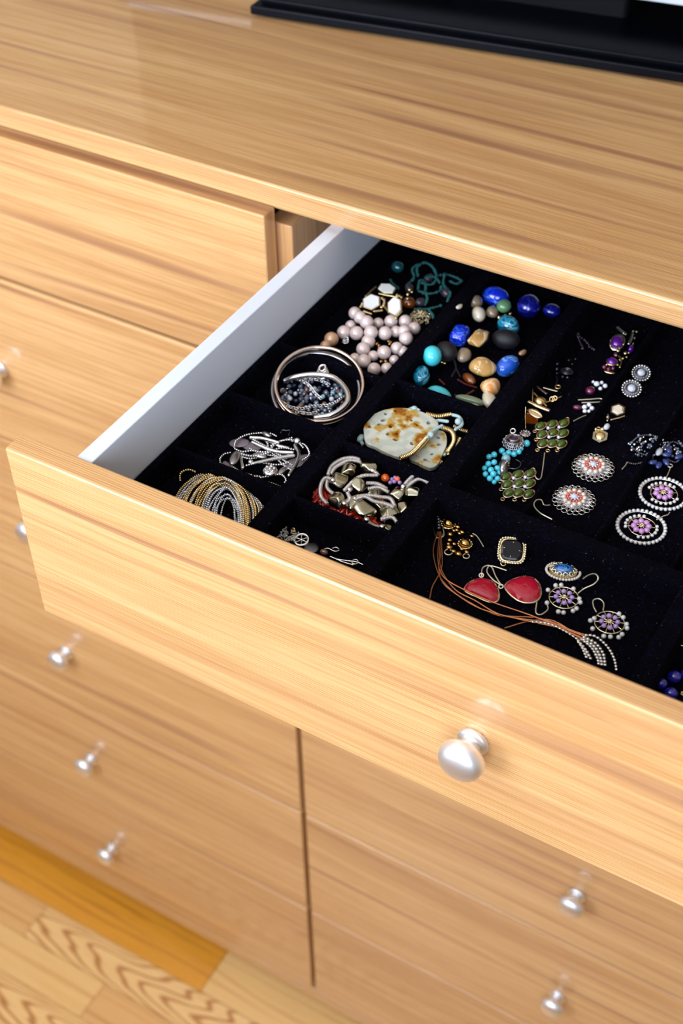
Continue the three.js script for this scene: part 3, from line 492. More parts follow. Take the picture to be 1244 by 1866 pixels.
{ // carved jade
  const t = thing('jade_necklace', 'carved mottled jade pendants on pale cord with coiled gold wire', 'necklace', [181,-60.5,112.7]);
  const slab = (pts, holes, th, y0, name) => {
    const c = pts.reduce((s, p) => [s[0] + p[0] / pts.length, s[1] + p[2] / pts.length], [0, 0]);
    const sp = new THREE.SplineCurve([...pts, pts[0]].map((p) => new THREE.Vector2(p[0] - c[0], -(p[2] - c[1]))));
    const s = new THREE.Shape(sp.getPoints(70));
    for (const [hx, , hz, r] of holes) { const h = new THREE.Path(); h.absellipse(hx - c[0], -(hz - c[1]), r * 1.35 + 0.4, r * 0.8 + 0.4, 0, Math.PI * 2, true, hx % 3); s.holes.push(h); }
    const g = new THREE.ExtrudeGeometry(s, { depth: th - 1.2, bevelEnabled: true, bevelSize: 0.45, bevelThickness: 0.6, bevelSegments: 3, curveSegments: 10 }).rotateX(-Math.PI / 2).translate(c[0], y0 + 0.8, c[1]);
    const uv = g.attributes.uv, p = g.attributes.position; for (let i = 0; i < uv.count; i++) uv.setXY(i, p.getX(i) / 1000, p.getZ(i) / 1000);
    return part(t, name, g, jadeMat);
  };
  const top = [[158.9,-48.5,131.9],[156.1,-48.5,121.5],[159.8,-48.5,110.4],[166.7,-48.5,102.6],[176.7,-48.5,98.2],[187.4,-48.5,97.6],[197.4,-48.5,100.8],[201.1,-48.5,106.4],[200.7,-48.5,117.1],[200.5,-48.5,124.8],[198.4,-48.5,136.6],[193.6,-48.5,145.3],[184.3,-48.5,145.9],[174.9,-48.5,144.1],[167,-48.5,143]];
  const holes = [[161.3,-48.5,128.6,0.86],[166,-48.5,118.3,1.08],[173.5,-48.5,121.8,0.86],[175.7,-48.5,129.2,0.96],[183,-48.5,132.1,0.96],[194,-48.5,105.5,1.18],[188.6,-48.5,111.5,0.75],[182.7,-48.5,109,0.65],[164.1,-48.5,111.5,0.76],[168.2,-48.5,105.3,0.76],[180.9,-48.5,126.3,0.53],[194.3,-48.5,130.1,1.06],[165.7,-48.5,123.3,0.86]];
  slab(top, holes, 3.4, F + 10, 'jade_disc');
  const low = [[198.1,-54.5,103.7],[205.1,-54.5,103.2],[211,-54.5,111.8],[213.4,-54.5,121.6],[215.7,-54.5,134.2],[212.7,-54.5,139.7],[204.4,-54.5,138.7],[196.3,-54.5,136.8],[195.5,-54.5,124.2],[196.4,-54.5,114.2]];
  slab(low, [[203.8,-54.5,110.1,0.97],[207.7,-54.5,116.4,0.85],[207,-54.5,134.5,0.84],[208.1,-54.5,127.4,0.64]], 3.2, F + 4.5, 'jade_disc');
  const n = (pts) => strand(pts, 2.0, { geo: new THREE.TorusGeometry(0.72, 0.26, 6, 14).rotateX(Math.PI / 2), pitch: 0.62, flat: 1, vary: 0.05 });
  part(t, 'gold_coil', n([[195.1,-46.5,147.7],[199.5,-46.5,138.6],[200.3,-46.5,126.7],[200.5,-46.5,119.9]]), M.gold); part(t, 'gold_coil', n([[187.3,-48.5,96.2],[195.6,-48.5,94.5],[202.6,-48.5,88.1]]), M.gold); part(t, 'gold_coil', n([[201.6,-51.5,100.1],[209.8,-51.5,101.2],[215.6,-51.5,109.4],[217.3,-51.5,122.5]]), M.gold); part(t, 'gold_coil', n([[214.3,-56.5,133.6],[215.6,-56.5,127]]), M.gold); part(t, 'gold_coil', n([[169.5,-55.5,137.8],[176.5,-55.5,138.2],[181.8,-55.5,139]]), M.gold); part(t, 'gold_coil', n([[206.7,-54.5,92.1],[213.4,-54.5,93.2],[217.9,-54.5,92.6]]), M.gold); part(t, 'gold_coil', n([[213.8,-54.5,117.7],[216.9,-54.5,112.2],[216.6,-54.5,102]]), M.gold);
  const cord = (p) => tube(p, 1.15, { radial: 8 });
  part(t, 'cord', [cord([[202.2,-48.5,88.3],[208.7,-48.5,88.2],[213.9,-48.5,94.4],[212.3,-48.5,101.1]]), cord([[203.8,-48.5,96.2],[197.7,-48.5,98.6],[196.1,-48.5,102.5]]), cord([[201.1,-45.5,121],[201.6,-45.5,112.2],[204.1,-45.5,105.4]]), cord([[154.6,-53.5,133.2],[159.4,-53.5,137.2],[163.3,-53.5,140.8],[157.6,-53.5,136.3]]), cord([[175.1,-48.5,97.5],[176.7,-48.5,94.7],[181.2,-48.5,95.1]]), cord([[214.7,-54.5,121.8],[216,-54.5,117.4]])], M.paleCord);
  part(t, 'knot', [ball([158.5,-52.5,136.3], 2.6, [1, 0.9, 1.4]), ball([177.8,-48.5,95.2], 2.2), ball([210.7,-47.5,93.8], 2.4), ball([201.9,-45.5,117.3], 2.2)], M.paleCord);
}
{ // silver nuggets on cord
  const t = thing('nugget_necklace', 'polished silver nugget necklace on grey mesh cord', 'necklace', [187.5,-60.5,177.3]);
  const N = [[168.3,-50.5,182.1,6],[168.7,-51.5,170.4,4.8],[178.6,-49.5,162.4,6.26],[183,-48.5,181.7,5.13],[208.4,-49.5,175.8,5.3],[197.7,-49.5,199.3,5.64],[178,-51.5,198.7,5.29],[211.8,-51.5,193.6,5.84],[188.9,-50.5,196.2,5.07],[215.5,-52.5,168.4,4.51],[216.3,-53.5,182.7,5.07],[214.1,-56.5,199.7,3.42],[193.1,-55.5,178.6,4.94],[201.6,-54.5,185.5,4.69]];
  N.forEach(([x, y, z, r], i) => part(t, 'nugget', pebble([x, y, z], [r * 1.1, r * 0.98, r * 1.3], i * 1.7), M.antique));
  const cords = [[[172.1,-47.5,160.5],[166.5,-47.5,161.3],[161.1,-47.5,166.6],[158.9,-47.5,175.2],[161.3,-47.5,183.7]], [[173.6,-48.5,161.1],[165.5,-48.5,163.8],[161.4,-48.5,173.3],[161.8,-48.5,181.2]], [[166,-48.5,185.1],[160.7,-48.5,186.3],[162.1,-48.5,194.3],[167.4,-48.5,202.7],[174.5,-48.5,207.2]], [[161.4,-50.5,185.1],[165.3,-50.5,191.8],[171.6,-50.5,194.8],[175.4,-50.5,193.1]], [[179.3,-45.5,193.7],[180.2,-45.5,181],[183.7,-45.5,174.6],[190.6,-45.5,170.2],[186.4,-45.5,167.8]], [[187.6,-46.5,179.4],[194.3,-46.5,176.7],[202,-46.5,178]], [[191.3,-46.5,183.9],[196.8,-46.5,179.1],[204.3,-46.5,180.1]], [[189.6,-45.5,197.4],[193.7,-45.5,192.2],[201.1,-45.5,193.1],[207.3,-45.5,191.7],[214.7,-45.5,191.7]], [[189.3,-45.5,194.7],[194.8,-45.5,190.1],[202.6,-45.5,187.5],[208.6,-45.5,185.8],[214.8,-45.5,190.8]], [[208.8,-48.5,169],[209.2,-48.5,159.1],[212.1,-48.5,153.5],[219.5,-48.5,155.4]], [[210.8,-48.5,169.6],[213,-48.5,159.6],[216.2,-48.5,156.9],[222.1,-48.5,158.1]], [[209.7,-49.5,166.4],[209.8,-49.5,155.7],[214.1,-49.5,155]], [[211.2,-48.5,202.9],[216.3,-48.5,197.7],[221.3,-48.5,200.2]], [[201.8,-51.5,205.6],[208.5,-51.5,207.2],[214.5,-51.5,205.8]], [[184.6,-47.5,202.8],[185.5,-47.5,197.2],[180.9,-47.5,192.4]], [[207.7,-49.5,188.2],[211.4,-49.5,192.9],[211.4,-49.5,201.3]]];
  for (const c of cords) part(t, 'cord', strand(c, 1.4, { pitch: 0.72, flat: 0.55, vary: 0.1 }), M.cord);
  part(t, 'end_bead', [[185.2,-46.5,167.1],[167.5,-46.5,187.7],[188.9,-46.5,196],[185.1,-46.5,203.3],[204.7,-46.5,209.5],[216.3,-46.5,210.4],[210,-46.5,170.9],[181.5,-46.5,190.3]].map((p) => ball(p, 1.9)), M.silver);
  const r = thing('coral_necklace', 'dark red branch coral necklace beneath the silver nuggets', 'necklace', [185,-60.5,197.7]);
  const cor = []; for (const [x, y, z] of [[157.5,-56.5,195.6],[159.9,-56.5,192.5],[164.6,-56.5,193.3],[162.5,-56.5,199.8],[166.4,-56.5,199.3],[168.9,-56.5,194.5],[176.2,-56.5,200.7],[182.9,-56.5,202.1],[189.7,-56.5,201.7],[195.6,-56.5,201.7],[202.3,-56.5,201.3],[184.8,-56.5,199.3],[189.2,-56.5,196.8],[205.6,-56.5,201.1],[179.5,-56.5,202.3],[169,-56.5,198.7]]) for (let i = 0; i < 3; i++) { const a = rnd() * 6.28; cor.push(tube([[x - 4 * Math.cos(a), y + rr(-2, 1), z - 4 * Math.sin(a)], [x + rr(-1, 1), y + rr(0, 2), z], [x + 4 * Math.cos(a), y + rr(-2, 1), z + 4 * Math.sin(a)]], rr(0.9, 1.5))); }
  part(r, 'branches', cor, M.coral, { kind: 'stuff' });
  const o = thing('orange_bead_strand', 'orange faceted bead with small purple beads behind the silver nuggets', 'beads', [190.3,-60.5,154.3]);
  part(o, 'bead', flat(new THREE.IcosahedronGeometry(2.8, 2)).translate(...[192.5,-52.5,163.3]), M.orange); part(o, 'bead', flat(new THREE.IcosahedronGeometry(2, 1)).translate(...[199.5,-53.5,159.4]), M.coralPink);
  part(o, 'small_beads', [[196,-54.5,160.6],[198.5,-54.5,161.8],[197.1,-54.5,158.2],[196.6,-54.5,163.8],[202.1,-54.5,160.8]].map((p, i) => ball(p, 1.5, [1, 1, 1], 10)), M.lilac);
}
{ // small silver pieces near the drawer front
  const t = thing('wheel_pendant', 'small silver wheel pendant with fine chain by the drawer front', 'pendant', [165.3,-60.5,232.1]);
  const c = [172.3,-57.5,235.3]; part(t, 'wheel', [ringAt(c, 4.4, 1, [0.2, 0, 0]), ball(c, 1.3, [1, 1, 1], 10), ...[0, 1, 2].map((i) => tube([[c[0] - 4 * Math.cos(i * 1.05), c[1], c[2] - 4 * Math.sin(i * 1.05)], [c[0] + 4 * Math.cos(i * 1.05), c[1], c[2] + 4 * Math.sin(i * 1.05)]], 0.4))], M.silver);
  const ms = [], k = [162.3,-57.5,235.5]; for (let i = 0; i < 90; i++) ms.push(MX([k[0] + rr(-6, 6), k[1] + rr(-2, 2), k[2] + rr(-5, 6)], [1, 1, 1], [rnd() * 3, rnd() * 3, rnd() * 3]));
  part(t, 'chain', scatter(new THREE.TorusGeometry(0.8, 0.22, 5, 8), ms), M.silver, { kind: 'stuff' });
  part(t, 'gold_charm', [ringAt([164.8,-54.5,233], 1.3, 0.35, [1, 0, 0]), ringAt([166.4,-54.5,234.5], 1.2, 0.35)], M.gold);
  const d = thing('disc_earring', 'dark grey disc earring with brown bead beside the wheel pendant', 'earring', [180.8,-60.5,236.1]);
  part(d, 'disc', oval([181.6,-57.5,238.4], [4.6, 1, 4.6]), M.darkSilver); part(d, 'bead', ball([190.3,-57.5,237.8], 2, [1.4, 1, 1]), M.brownCrystal); part(d, 'hook', tube([[187.9,-57.5,238.2],[190.4,-57.5,233.8],[195.6,-57.5,233.9],[197.6,-57.5,231.5],[194.8,-57.5,230.4],[193.3,-57.5,232.1]], 0.45), M.silver);
  const w = thing('wire_earring', 'thin silver wire earring beside the disc earring at the drawer front', 'earring', [205.5,-60.5,234.6]);
  part(w, 'wire', [tube([[195.1,-58.5,238.4],[200.1,-58.5,238.2],[205.4,-58.5,236.6],[211.8,-58.5,234.5],[217.5,-58.5,234.6]], 0.5), tube([[197.5,-58.5,238.3],[204.1,-58.5,238.6],[211.1,-58.5,237.7]], 0.5), ringAt([210.9,-58.5,234.8], 2, 0.45)], M.silver);
}

// ---------- jewelry: earring columns ----------
{
  const a = thing('plum_earring', 'dark plum bead drop earring with oval filigree at the back', 'earring', [240.4,-60.5,-18.5]);
  part(a, 'bead', [[231.5,-57.5,-26.6,1.12],[234,-57.5,-20.9,0.99],[235.8,-57.5,-16.1,1.23],[238.5,-57.5,-10.6,1.35],[240.7,-57.5,-4.9,1.46],[242.8,-57.5,-0.3,0.97]].map(([x, y, z, r]) => ball([x, y, z], r, [1, 1, 1], 10)), M.plum);
  part(a, 'filigree', [oval([247.9,-57.5,-6.1], [5, 0.8, 3.4]), ringAt([248.3,-56.5,-4.9], 3.6, 0.4), ringAt([248.3,-56.5,-4.9], 1.8, 0.4), ringAt([229.5,-56.5,-32.3], 1.4, 0.35), ...[[236,-57.5,-28.6,0.74],[244,-57.5,-18.7,0.74],[251.3,-57.5,0.6,0.97],[248,-57.5,1.3,0.73],[247.9,-57.5,-15.8,0.61],[247.6,-57.5,-22.6,0.62],[234.7,-57.5,-24.8,0.62]].map(([x, y, z, r]) => ball([x, y, z], r, [1, 1, 1], 8))], M.darkSilver);
  part(a, 'hook', tube([[243.9,-57.5,2.9],[246.2,-57.5,6.9],[247.6,-57.5,12.1]], 0.35), M.darkSilver);
  const b = thing('plum_earring', 'dark plum bead drop earring half under the dresser top', 'earring', [244.6,-60.5,-49.4]);
  part(b, 'bead', [strand([[236,-57.5,-54.5],[239.7,-57.5,-49.2],[244.6,-57.5,-47.1],[249.8,-57.5,-42.7],[254.5,-57.5,-39.4]], 1.1, { pitch: 2.2 }), strand([[237.2,-57.5,-50.2],[243.5,-57.5,-41.7],[248.1,-57.5,-37.1]], 0.9, { pitch: 2.2 })], M.plum);
  part(b, 'silver_beads', [[237.5,-56.5,-50.8,1.01],[244.6,-56.5,-46,0.75],[247.5,-56.5,-35.2,0.87],[255.4,-56.5,-38.4,0.74],[251,-56.5,-39.5,0.62]].map(([x, y, z, r]) => ball([x, y, z], r, [1, 1, 1], 8)), M.darkSilver);
}
{ // geometric gold bar earring
  const t = thing('gold_bar_earring', 'jumbled geometric gold bar earrings with a stud and brown plate', 'earring', [246.4,-60.5,36.6]);
  const bar = (p, q, w, h) => { const a = V(p), b = V(q), g = new RoundedBoxGeometry(a.distanceTo(b), h, w, 2, 0.3); g.applyQuaternion(new THREE.Quaternion().setFromUnitVectors(new THREE.Vector3(1, 0, 0), b.clone().sub(a).normalize())); return g.translate(...a.add(b).multiplyScalar(0.5).toArray()); };
  part(t, 'bar', [bar(...[[242.4,-48.5,50],[259.5,-48.5,51.9]], 2.0, 1.4)], M.paleGold); part(t, 'bar', [bar(...[[238.4,-50.5,28.9],[249.3,-50.5,33.7]], 1.6, 1.2)], M.rose); part(t, 'bar', [bar(...[[238.3,-50.5,33.3],[245.5,-50.5,49.2]], 1, 1)], M.paleGold); part(t, 'bar', [bar(...[[243.8,-51.5,27],[254.3,-51.5,26]], 1.6, 1.2)], M.paleGold); part(t, 'bar', [bar(...[[240.7,-50.5,36.8],[254.8,-50.5,46.2]], 1.2, 1)], M.gold);
  part(t, 'plate', oval([250.3,-51.5,55.7], [6.4, 1, 3.4], [0, -0.35, 0]), M.paleGold); part(t, 'plate', oval([247.6,-52.5,40.9], [4.6, 3, 4]), M.gold);
  const q = [[243.2,-51.5,54.5],[247.2,-60.5,61.7],[255,-51.5,56.3],[250.8,-60.5,53.4]]; part(t, 'brown_plate', [bar(q[0].map((v, i) => (v + q[1][i]) / 2), q[2].map((v, i) => (v + q[3][i]) / 2), 1.4, 9)], M.amberGlass);
  part(t, 'wire', tube([[242.6,-50.5,54],[244.4,-55.5,57.6],[248.2,-59.5,64.6]], 0.35), M.gold);
  part(t, 'stud_back', [ringAt([254,-52.5,34.7], 1.7, 0.5, [0.6, 0, 0]), ringAt([255.2,-52.5,32.8], 1.6, 0.5, [0.6, 0, 0]), tube([[252.1,-52.5,39.5],[255.9,-52.5,33.7],[258.4,-52.5,28.8]], 0.4), ringAt([251.4,-53.5,18.8], 1.9, 0.5)], M.gold);
}
const lens = (L, W, H) => { const p = []; for (let i = 0; i <= 12; i++) { const s = -1 + i / 6; p.push(new THREE.Vector2(Math.max(0.001, W / 2 * (1 - s * s) ** 0.85), s * L / 2)); } return new THREE.LatheGeometry(p, 18).rotateZ(-Math.PI / 2).scale(1, H / W, 1); };
function greenEarring(label, cab, spark, rings, hook) {
  const c = cab[4], t = thing('green_earring', label, 'earring', [c[0], F, c[2]]);
  const yaw = 1.42;
  for (const p of cab) {
    const g = lens(8.4, 5.4, 4.2).rotateY(yaw).translate(p[0], p[1] + 1, p[2]); part(t, 'cabochon', g, M.moss);
    const fr = new THREE.TorusGeometry(1, 0.17, 8, 28).rotateX(Math.PI / 2).scale(4.6, 2.6, 3.1).rotateY(yaw).translate(p[0], p[1] + 0.3, p[2]); part(t, 'setting', fr, M.rose);
  }
  part(t, 'link_ring', rings.map((p) => ringAt(p, 1.25, 0.4)), M.gold);
  part(t, 'crystal', spark.map((p) => flat(new THREE.IcosahedronGeometry(1.25, 1)).translate(p[0], p[1] + 1, p[2])), M.crystalWhite);
  if (hook) part(t, 'hook', tube(hook, 0.4, { per: 8 }), M.wire);
}
greenEarring('earring of nine olive green marquise cabochons below the gold bar earring', [[256.7,-58.5,58.5],[262.7,-58.5,53.1],[269.3,-58.5,48.4],[261.2,-58.5,66.6],[267.3,-58.5,61.1],[273.4,-58.5,58.5],[265.7,-58.5,75.1],[271.5,-58.5,71.5],[276.9,-58.5,69.4]], [[262.4,-58.5,59.1],[268.6,-58.5,54.6],[266.8,-58.5,67.6],[272.6,-58.5,64.7]], [[269,-59.5,41.2],[255,-59.5,64.4],[259.5,-59.5,72.1],[264.7,-59.5,81.6],[271,-59.5,78.7],[276.5,-59.5,75.4]]);
greenEarring('earring of nine olive green marquise cabochons with a long hook beside turquoise beads', [[258.2,-58.5,117.9],[264.3,-58.5,112.1],[271,-58.5,107.4],[262.4,-58.5,124.3],[268.6,-58.5,119.3],[274.8,-58.5,116.4],[266.9,-58.5,131.2],[272.3,-58.5,128.1],[278.6,-58.5,125.9]], [[263.6,-58.5,117.3],[269.9,-58.5,112.8],[267.6,-58.5,124.5],[273.6,-58.5,121.2]], [[270.3,-59.5,101],[256.5,-59.5,122.9],[260.4,-59.5,129.2],[265.3,-59.5,137.4],[272.2,-59.5,134.1],[277.8,-59.5,131.2]], [[272.1,-58.5,103.8],[276.4,-58.5,109.2],[278.8,-58.5,107.8],[276.1,-58.5,98.7],[270.6,-58.5,83.1]]);
{ // turquoise clusters with silver bell caps
  const t = thing('turquoise_earring', 'upright silver bell cap earring with turquoise bead fringe', 'earring', [249,-60.5,85.4]);
  const p = [249,-56.5,86.8], dome = [], D = (r, y) => ringAt([p[0], p[1] + y, p[2]], r, 0.45);
  part(t, 'cap_lining', new THREE.SphereGeometry(6.4, 24, 10, 0, 6.284, 0, 1.45).scale(0.9, 1.0, 0.9).translate(p[0], p[1] - 1, p[2]), M.plum);
  part(t, 'bell_cap', [D(6.6, 0), D(6.2, 2), D(5.2, 4), D(3.4, 5.2), ...circle(6.6, 14, p[1] + 1, 0, [p[0], p[2]]).map((q) => ringAt(q, 0.8, 0.3, [1, 0, 0])), ...circle(5.6, 12, p[1] + 3.2, 0.2, [p[0], p[2]]).map((q) => ringAt(q, 0.75, 0.3, [0.7, 0, 0]))], M.oxid);
  part(t, 'ring', ringAt([245.3,-51.5,80.4], 1.7, 0.55, [0.5, 0, 0]), M.silver);
  const q = [252.1,-55.5,74.6]; part(t, 'rosette', [oval(q, [3.2, 1.2, 3.2]), ...circle(3.2, 11, q[1] + 0.3, 0, [q[0], q[2]]).map((c) => ball(c, 0.7, [1, 1, 1], 8)), ringAt([q[0], q[1] + 1, q[2]], 1.6, 0.35)], M.oxid);
  for (const [x, y, z, r] of [[249.9,-57.5,96,2.16],[253.6,-57.5,95.3,2.04],[255.4,-57.5,91.5,1.93],[256.3,-57.5,80.9,2.41],[245.1,-57.5,96.2,2.16],[248.4,-57.5,98.8,1.7],[255.5,-57.5,87.8,1.6]]) part(t, 'bead', ball([x, y, z], r), M.turquoiseBead);
  const u = thing('turquoise_earring', 'toppled silver bell cap earring with a round cluster of turquoise beads', 'earring', [245.5,-60.5,111.3]);
  for (const [x, y, z, r] of [[240.7,-56.5,107,2.04],[243.1,-55.5,104.4,2.15],[244.4,-54.5,115.8,2.13],[247.4,-53.5,113.5,2.02],[242.8,-57.5,117.7,1.91],[249.3,-52.5,122.5,2.11],[251.7,-53.5,117.9,2.01],[246.3,-56.5,123.8,2.01],[252.3,-52.5,125.2,2.11],[251,-55.5,127.3,2.11],[255.3,-55.5,124.8,1.89],[254.1,-57.5,127,1.67],[253.8,-55.5,119,1.79]]) part(u, 'bead', ball([x, y, z], r), M.turquoiseBead);
  const w = [254.2,-55.5,113.9]; part(u, 'bell_cap', [oval(w, [3.4, 5.6, 6.4], [0, 0.3, 0]), ...circle(5.4, 14, 0, 0, [0, 0]).map((c) => ball([w[0] + 1.5, w[1] + c[0], w[2] + c[2]], 0.8, [1, 1, 1], 8))], M.oxid);
  part(u, 'clear_bead', ball([251.4,-56.5,103.4], 3.1), M.aquaCrystal); part(u, 'wire', tube([[256.1,-59.5,107.6],[260.3,-59.5,105.9],[261.4,-59.5,101.7],[260,-59.5,98.6],[256.4,-59.5,97.6]], 0.35), M.darkSilver);
}
{ // purple and gold
  const t = thing('purple_earring', 'gold drop earring with two round violet cabochons', 'earring', [268.7,-60.5,-46]);
  const a = [268.4,-52.5,-49.4], b = [273.6,-53.5,-26.8];
  part(t, 'cabochon', oval(a, [4.1, 4, 5.2], [0.5, 0, 0]), M.purple); part(t, 'setting', [new THREE.TorusGeometry(1, 0.2, 8, 30).rotateX(1.57).scale(4.6, 3.2, 5.8).rotateX(0.5).translate(...a), ...circle(5, 8, a[1], 0, [a[0], a[2]]).map((p) => ball([p[0], p[1] + (a[2] - p[2]) * 0.5, p[2] * 1], 0.8, [1, 1, 1], 8))], M.paleGold);
  part(t, 'cabochon', oval(b, [3.6, 3.2, 3.6]), M.purple); part(t, 'setting', [ringAt(b, 3.8, 0.6), ball([272.5,-53.5,-41.6], 1.4), tube([[275.3,-54.5,-36.9],[278.4,-54.5,-32.9],[280.6,-54.5,-24.9]], 0.7), oval([275,-57.5,-19.9], [4.2, 0.8, 1.6], [0, 0.1, 0]), ...[[273,-54.5,-36.8,0.86],[277,-54.5,-33.2,0.86],[278,-54.5,-26.9,0.97],[271.3,-54.5,-23.1,0.85]].map(([x, y, z, r]) => ball([x, y, z], r, [1, 1, 1], 8))], M.gold);
  part(t, 'garnet_bead', [[271.8,-55.5,-38.7,1.6],[270.3,-55.5,-21.1,1.7],[274,-55.5,-20.4,1.58],[276.4,-55.5,-22.7,1.46]].map(([x, y, z, r]) => ball([x, y, z], r, [1, 1, 1], 12)), M.garnet);
  const u = thing('purple_earring', 'gold drop earring with a violet cabochon turned on edge', 'earring', [273.3,-60.5,-62.9]);
  part(u, 'clip', tube([[262.3,-51.5,-64.9],[266.2,-51.5,-62.6],[268.7,-51.5,-61.2]], 1.2), M.silver); part(u, 'bar', tube([[274.3,-52.5,-64.2],[275.9,-52.5,-56.6],[276.4,-52.5,-52.1]], 1.3), M.antique); part(u, 'cabochon', oval([279.1,-55.5,-50.7], [2, 3.2, 3.2]), M.purple);
  part(u, 'gold_beads', [[272.7,-54.5,-70.6,1],[275.1,-54.5,-71.4,0.88],[269.2,-54.5,-64.5,1.13],[273.7,-54.5,-64.6,0.87],[276.7,-54.5,-63.1,0.87],[277.9,-54.5,-42.4,1.48],[278.6,-54.5,-35.8,0.98],[279.8,-54.5,-44.1,0.86],[278.3,-54.5,-56.3,0.87],[280.3,-54.5,-38.6,0.74]].map(([x, y, z, r]) => ball([x, y, z], r, [1, 1, 1], 10)), M.gold);
}
{
  const mk = (label, drop, s, cr, extra) => { const t = thing('amethyst_earring', label, 'earring', [drop[0], F, drop[2]]); part(t, 'drop', oval(drop, s, [0, 0.3, 0]), M.garnet); for (const [x, y, z, r] of cr) part(t, 'crystal', flat(new THREE.IcosahedronGeometry(r, 1)).translate(x, y, z), M.crystal); part(t, 'setting', cr.map(([x, y, z, r]) => ringAt([x, y - 0.4, z], r * 0.95, 0.3)), M.darkSilver); extra(t); };
  mk('plum drop earring with crystal cluster below the violet earrings', [271.3,-57.5,6.5], [3.5, 2.8, 3.6], [[272.8,-56.5,-1.3,2.16],[275.3,-56.5,-4.5,1.44],[278.9,-56.5,-2.1,1.8],[277.1,-56.5,2.3,1.44],[269.7,-56.5,-2.5,1.08]], () => {});
  mk('plum drop earring with crystal cluster and silver hook wires', [270.4,-58.5,27.5], [3.2, 2, 2], [[275.1,-57.5,25.9,1.89],[276.9,-57.5,22.1,1.77],[280.2,-57.5,24.6,1.77],[277,-57.5,29.8,1.53],[279.5,-57.5,28.4,1.29]], (t) => part(t, 'hook', [tube([[268.3,-57.5,20.4],[275.4,-57.5,15.6],[280.8,-57.5,11.7],[283.3,-57.5,12.5],[282.3,-57.5,15.2],[271.8,-57.5,22]], 0.5), tube([[273.8,-59.5,41.1],[276.4,-59.5,35.4],[278.7,-59.5,31.2]], 0.4)], M.wire));
}
{ // gold hexagon earrings
  const mk = (label, p, tilt, more) => { const t = thing('gold_hexagon_earring', label, 'earring', [p[0], F, p[2]]); const m = MX(p, [1, 1, 1], [tilt, 0.3, 0]); part(t, 'dish', flat(new THREE.CylinderGeometry(5.6, 3.8, 3.4, 6).applyMatrix4(m)), M.antique); more(t, m); };
  mk('antique gold hexagon earring with a pale faceted quartz top', [297.3,-56.5,19.9], 0.25, (t, m) => { part(t, 'quartz', flat(new THREE.CylinderGeometry(3.2, 4.6, 1.6, 6).translate(0, 2.4, 0).applyMatrix4(m)), M.quartz); part(t, 'bail', [tube([[293.2,-55.5,28.7],[295.3,-55.5,34.4]], 0.8), tube([[296.8,-56.5,31.1],[300.2,-56.5,27.2],[303.1,-56.5,23]], 0.7), ball([294.1,-55.5,30.9], 1.2)], M.paleGold); });
  mk('antique gold hexagon earring with a shiny gold dome and crystal', [297,-57.5,50.8], 0.3, (t, m) => { part(t, 'dome', oval([0, 1.6, 0], [3.6, 2, 3.6]).applyMatrix4(m), M.gold); part(t, 'crystal', flat(new THREE.IcosahedronGeometry(2, 1)).scale(1, 1, 1.5).translate(...[298.1,-53.5,42.9]), M.crystalWhite); part(t, 'bail', [ball([296.3,-54.5,45.7], 1.5), ball([292.3,-54.5,47.9], 1.2), ringAt([293.5,-54.5,46.2], 1.3, 0.4)], M.gold); });
}
function filigree(label, c, hook, yaw) {
  const t = thing('filigree_earring', label, 'earring', [c[0], F, c[2]], undefined, [0, yaw, 0]);
  const petals = [];
  for (let k = 0; k < 2; k++) for (let i = 0; i < 20; i++) {
    const a = (i + k * 0.5) / 20 * Math.PI * 2, r0 = k ? 7 : 8.5, r1 = k ? 12.2 : 14.2, w = k ? 1.5 : 1.9, y = k ? 1.7 : 1, P = (r, s) => [r * Math.cos(a) - s * Math.sin(a), y, r * Math.sin(a) + s * Math.cos(a)];
    petals.push(tube([P(r0, 0), P((r0 + r1) / 2 + 0.6, w * 0.85), P(r1 - 0.8, w * 0.75), P(r1, 0), P(r1 - 0.8, -w * 0.75), P((r0 + r1) / 2 + 0.6, -w * 0.85)], 0.3, { closed: true, n: 22, radial: 5 }));
  }
  lpart(t, 'petal_wires', petals, M.silver);
  lpart(t, 'back_plate', [new THREE.CylinderGeometry(6, 8.2, 1.8, 32).translate(0, 2, 0), ring(8.2, 0.5, 1.4)], M.oxid);
  for (const p of circle(6.7, 12, 3.4, 0.1)) lpart(t, 'pearl', ball(p, 1.6), M.ivory);
  lpart(t, 'coral_ring', [...circle(4.3, 14, 4.1).map((p) => ball(p, 0.75, [1, 1, 1], 10)), ...circle(5.4, 12, 3.4, 0.36).map((p) => ball(p, 0.7, [1, 1, 1], 10))], M.coralPink);
  lpart(t, 'crystal', [flat(new THREE.IcosahedronGeometry(2.3, 1)).scale(1, 0.7, 1).translate(0, 4.4, 0), ...circle(2.7, 8, 4.2).map((p) => flat(new THREE.IcosahedronGeometry(0.7, 1)).translate(...p))], M.crystalWhite);
  if (hook) { const g = join(tube(hook, 0.42, { per: 8 })); g.translate(-c[0], -F, -c[2]).rotateY(-yaw); lpart(t, 'hook', g, M.wire); }
}
filigree('round silver filigree earring with cream and coral beads below the gold hexagons', [304.2,-60.5,80], null, 0.2);
filigree('round silver filigree earring with cream and coral beads and a curved hook', [305.8,-60.5,115.6], [[294.5,-58.5,128.7],[292.7,-54.5,134.4],[289.2,-54.5,130.9],[287.2,-52.5,134.9],[289.6,-48.5,144.1],[298.7,-40,157.1],[307.4,-40,158.9]], 0.5);
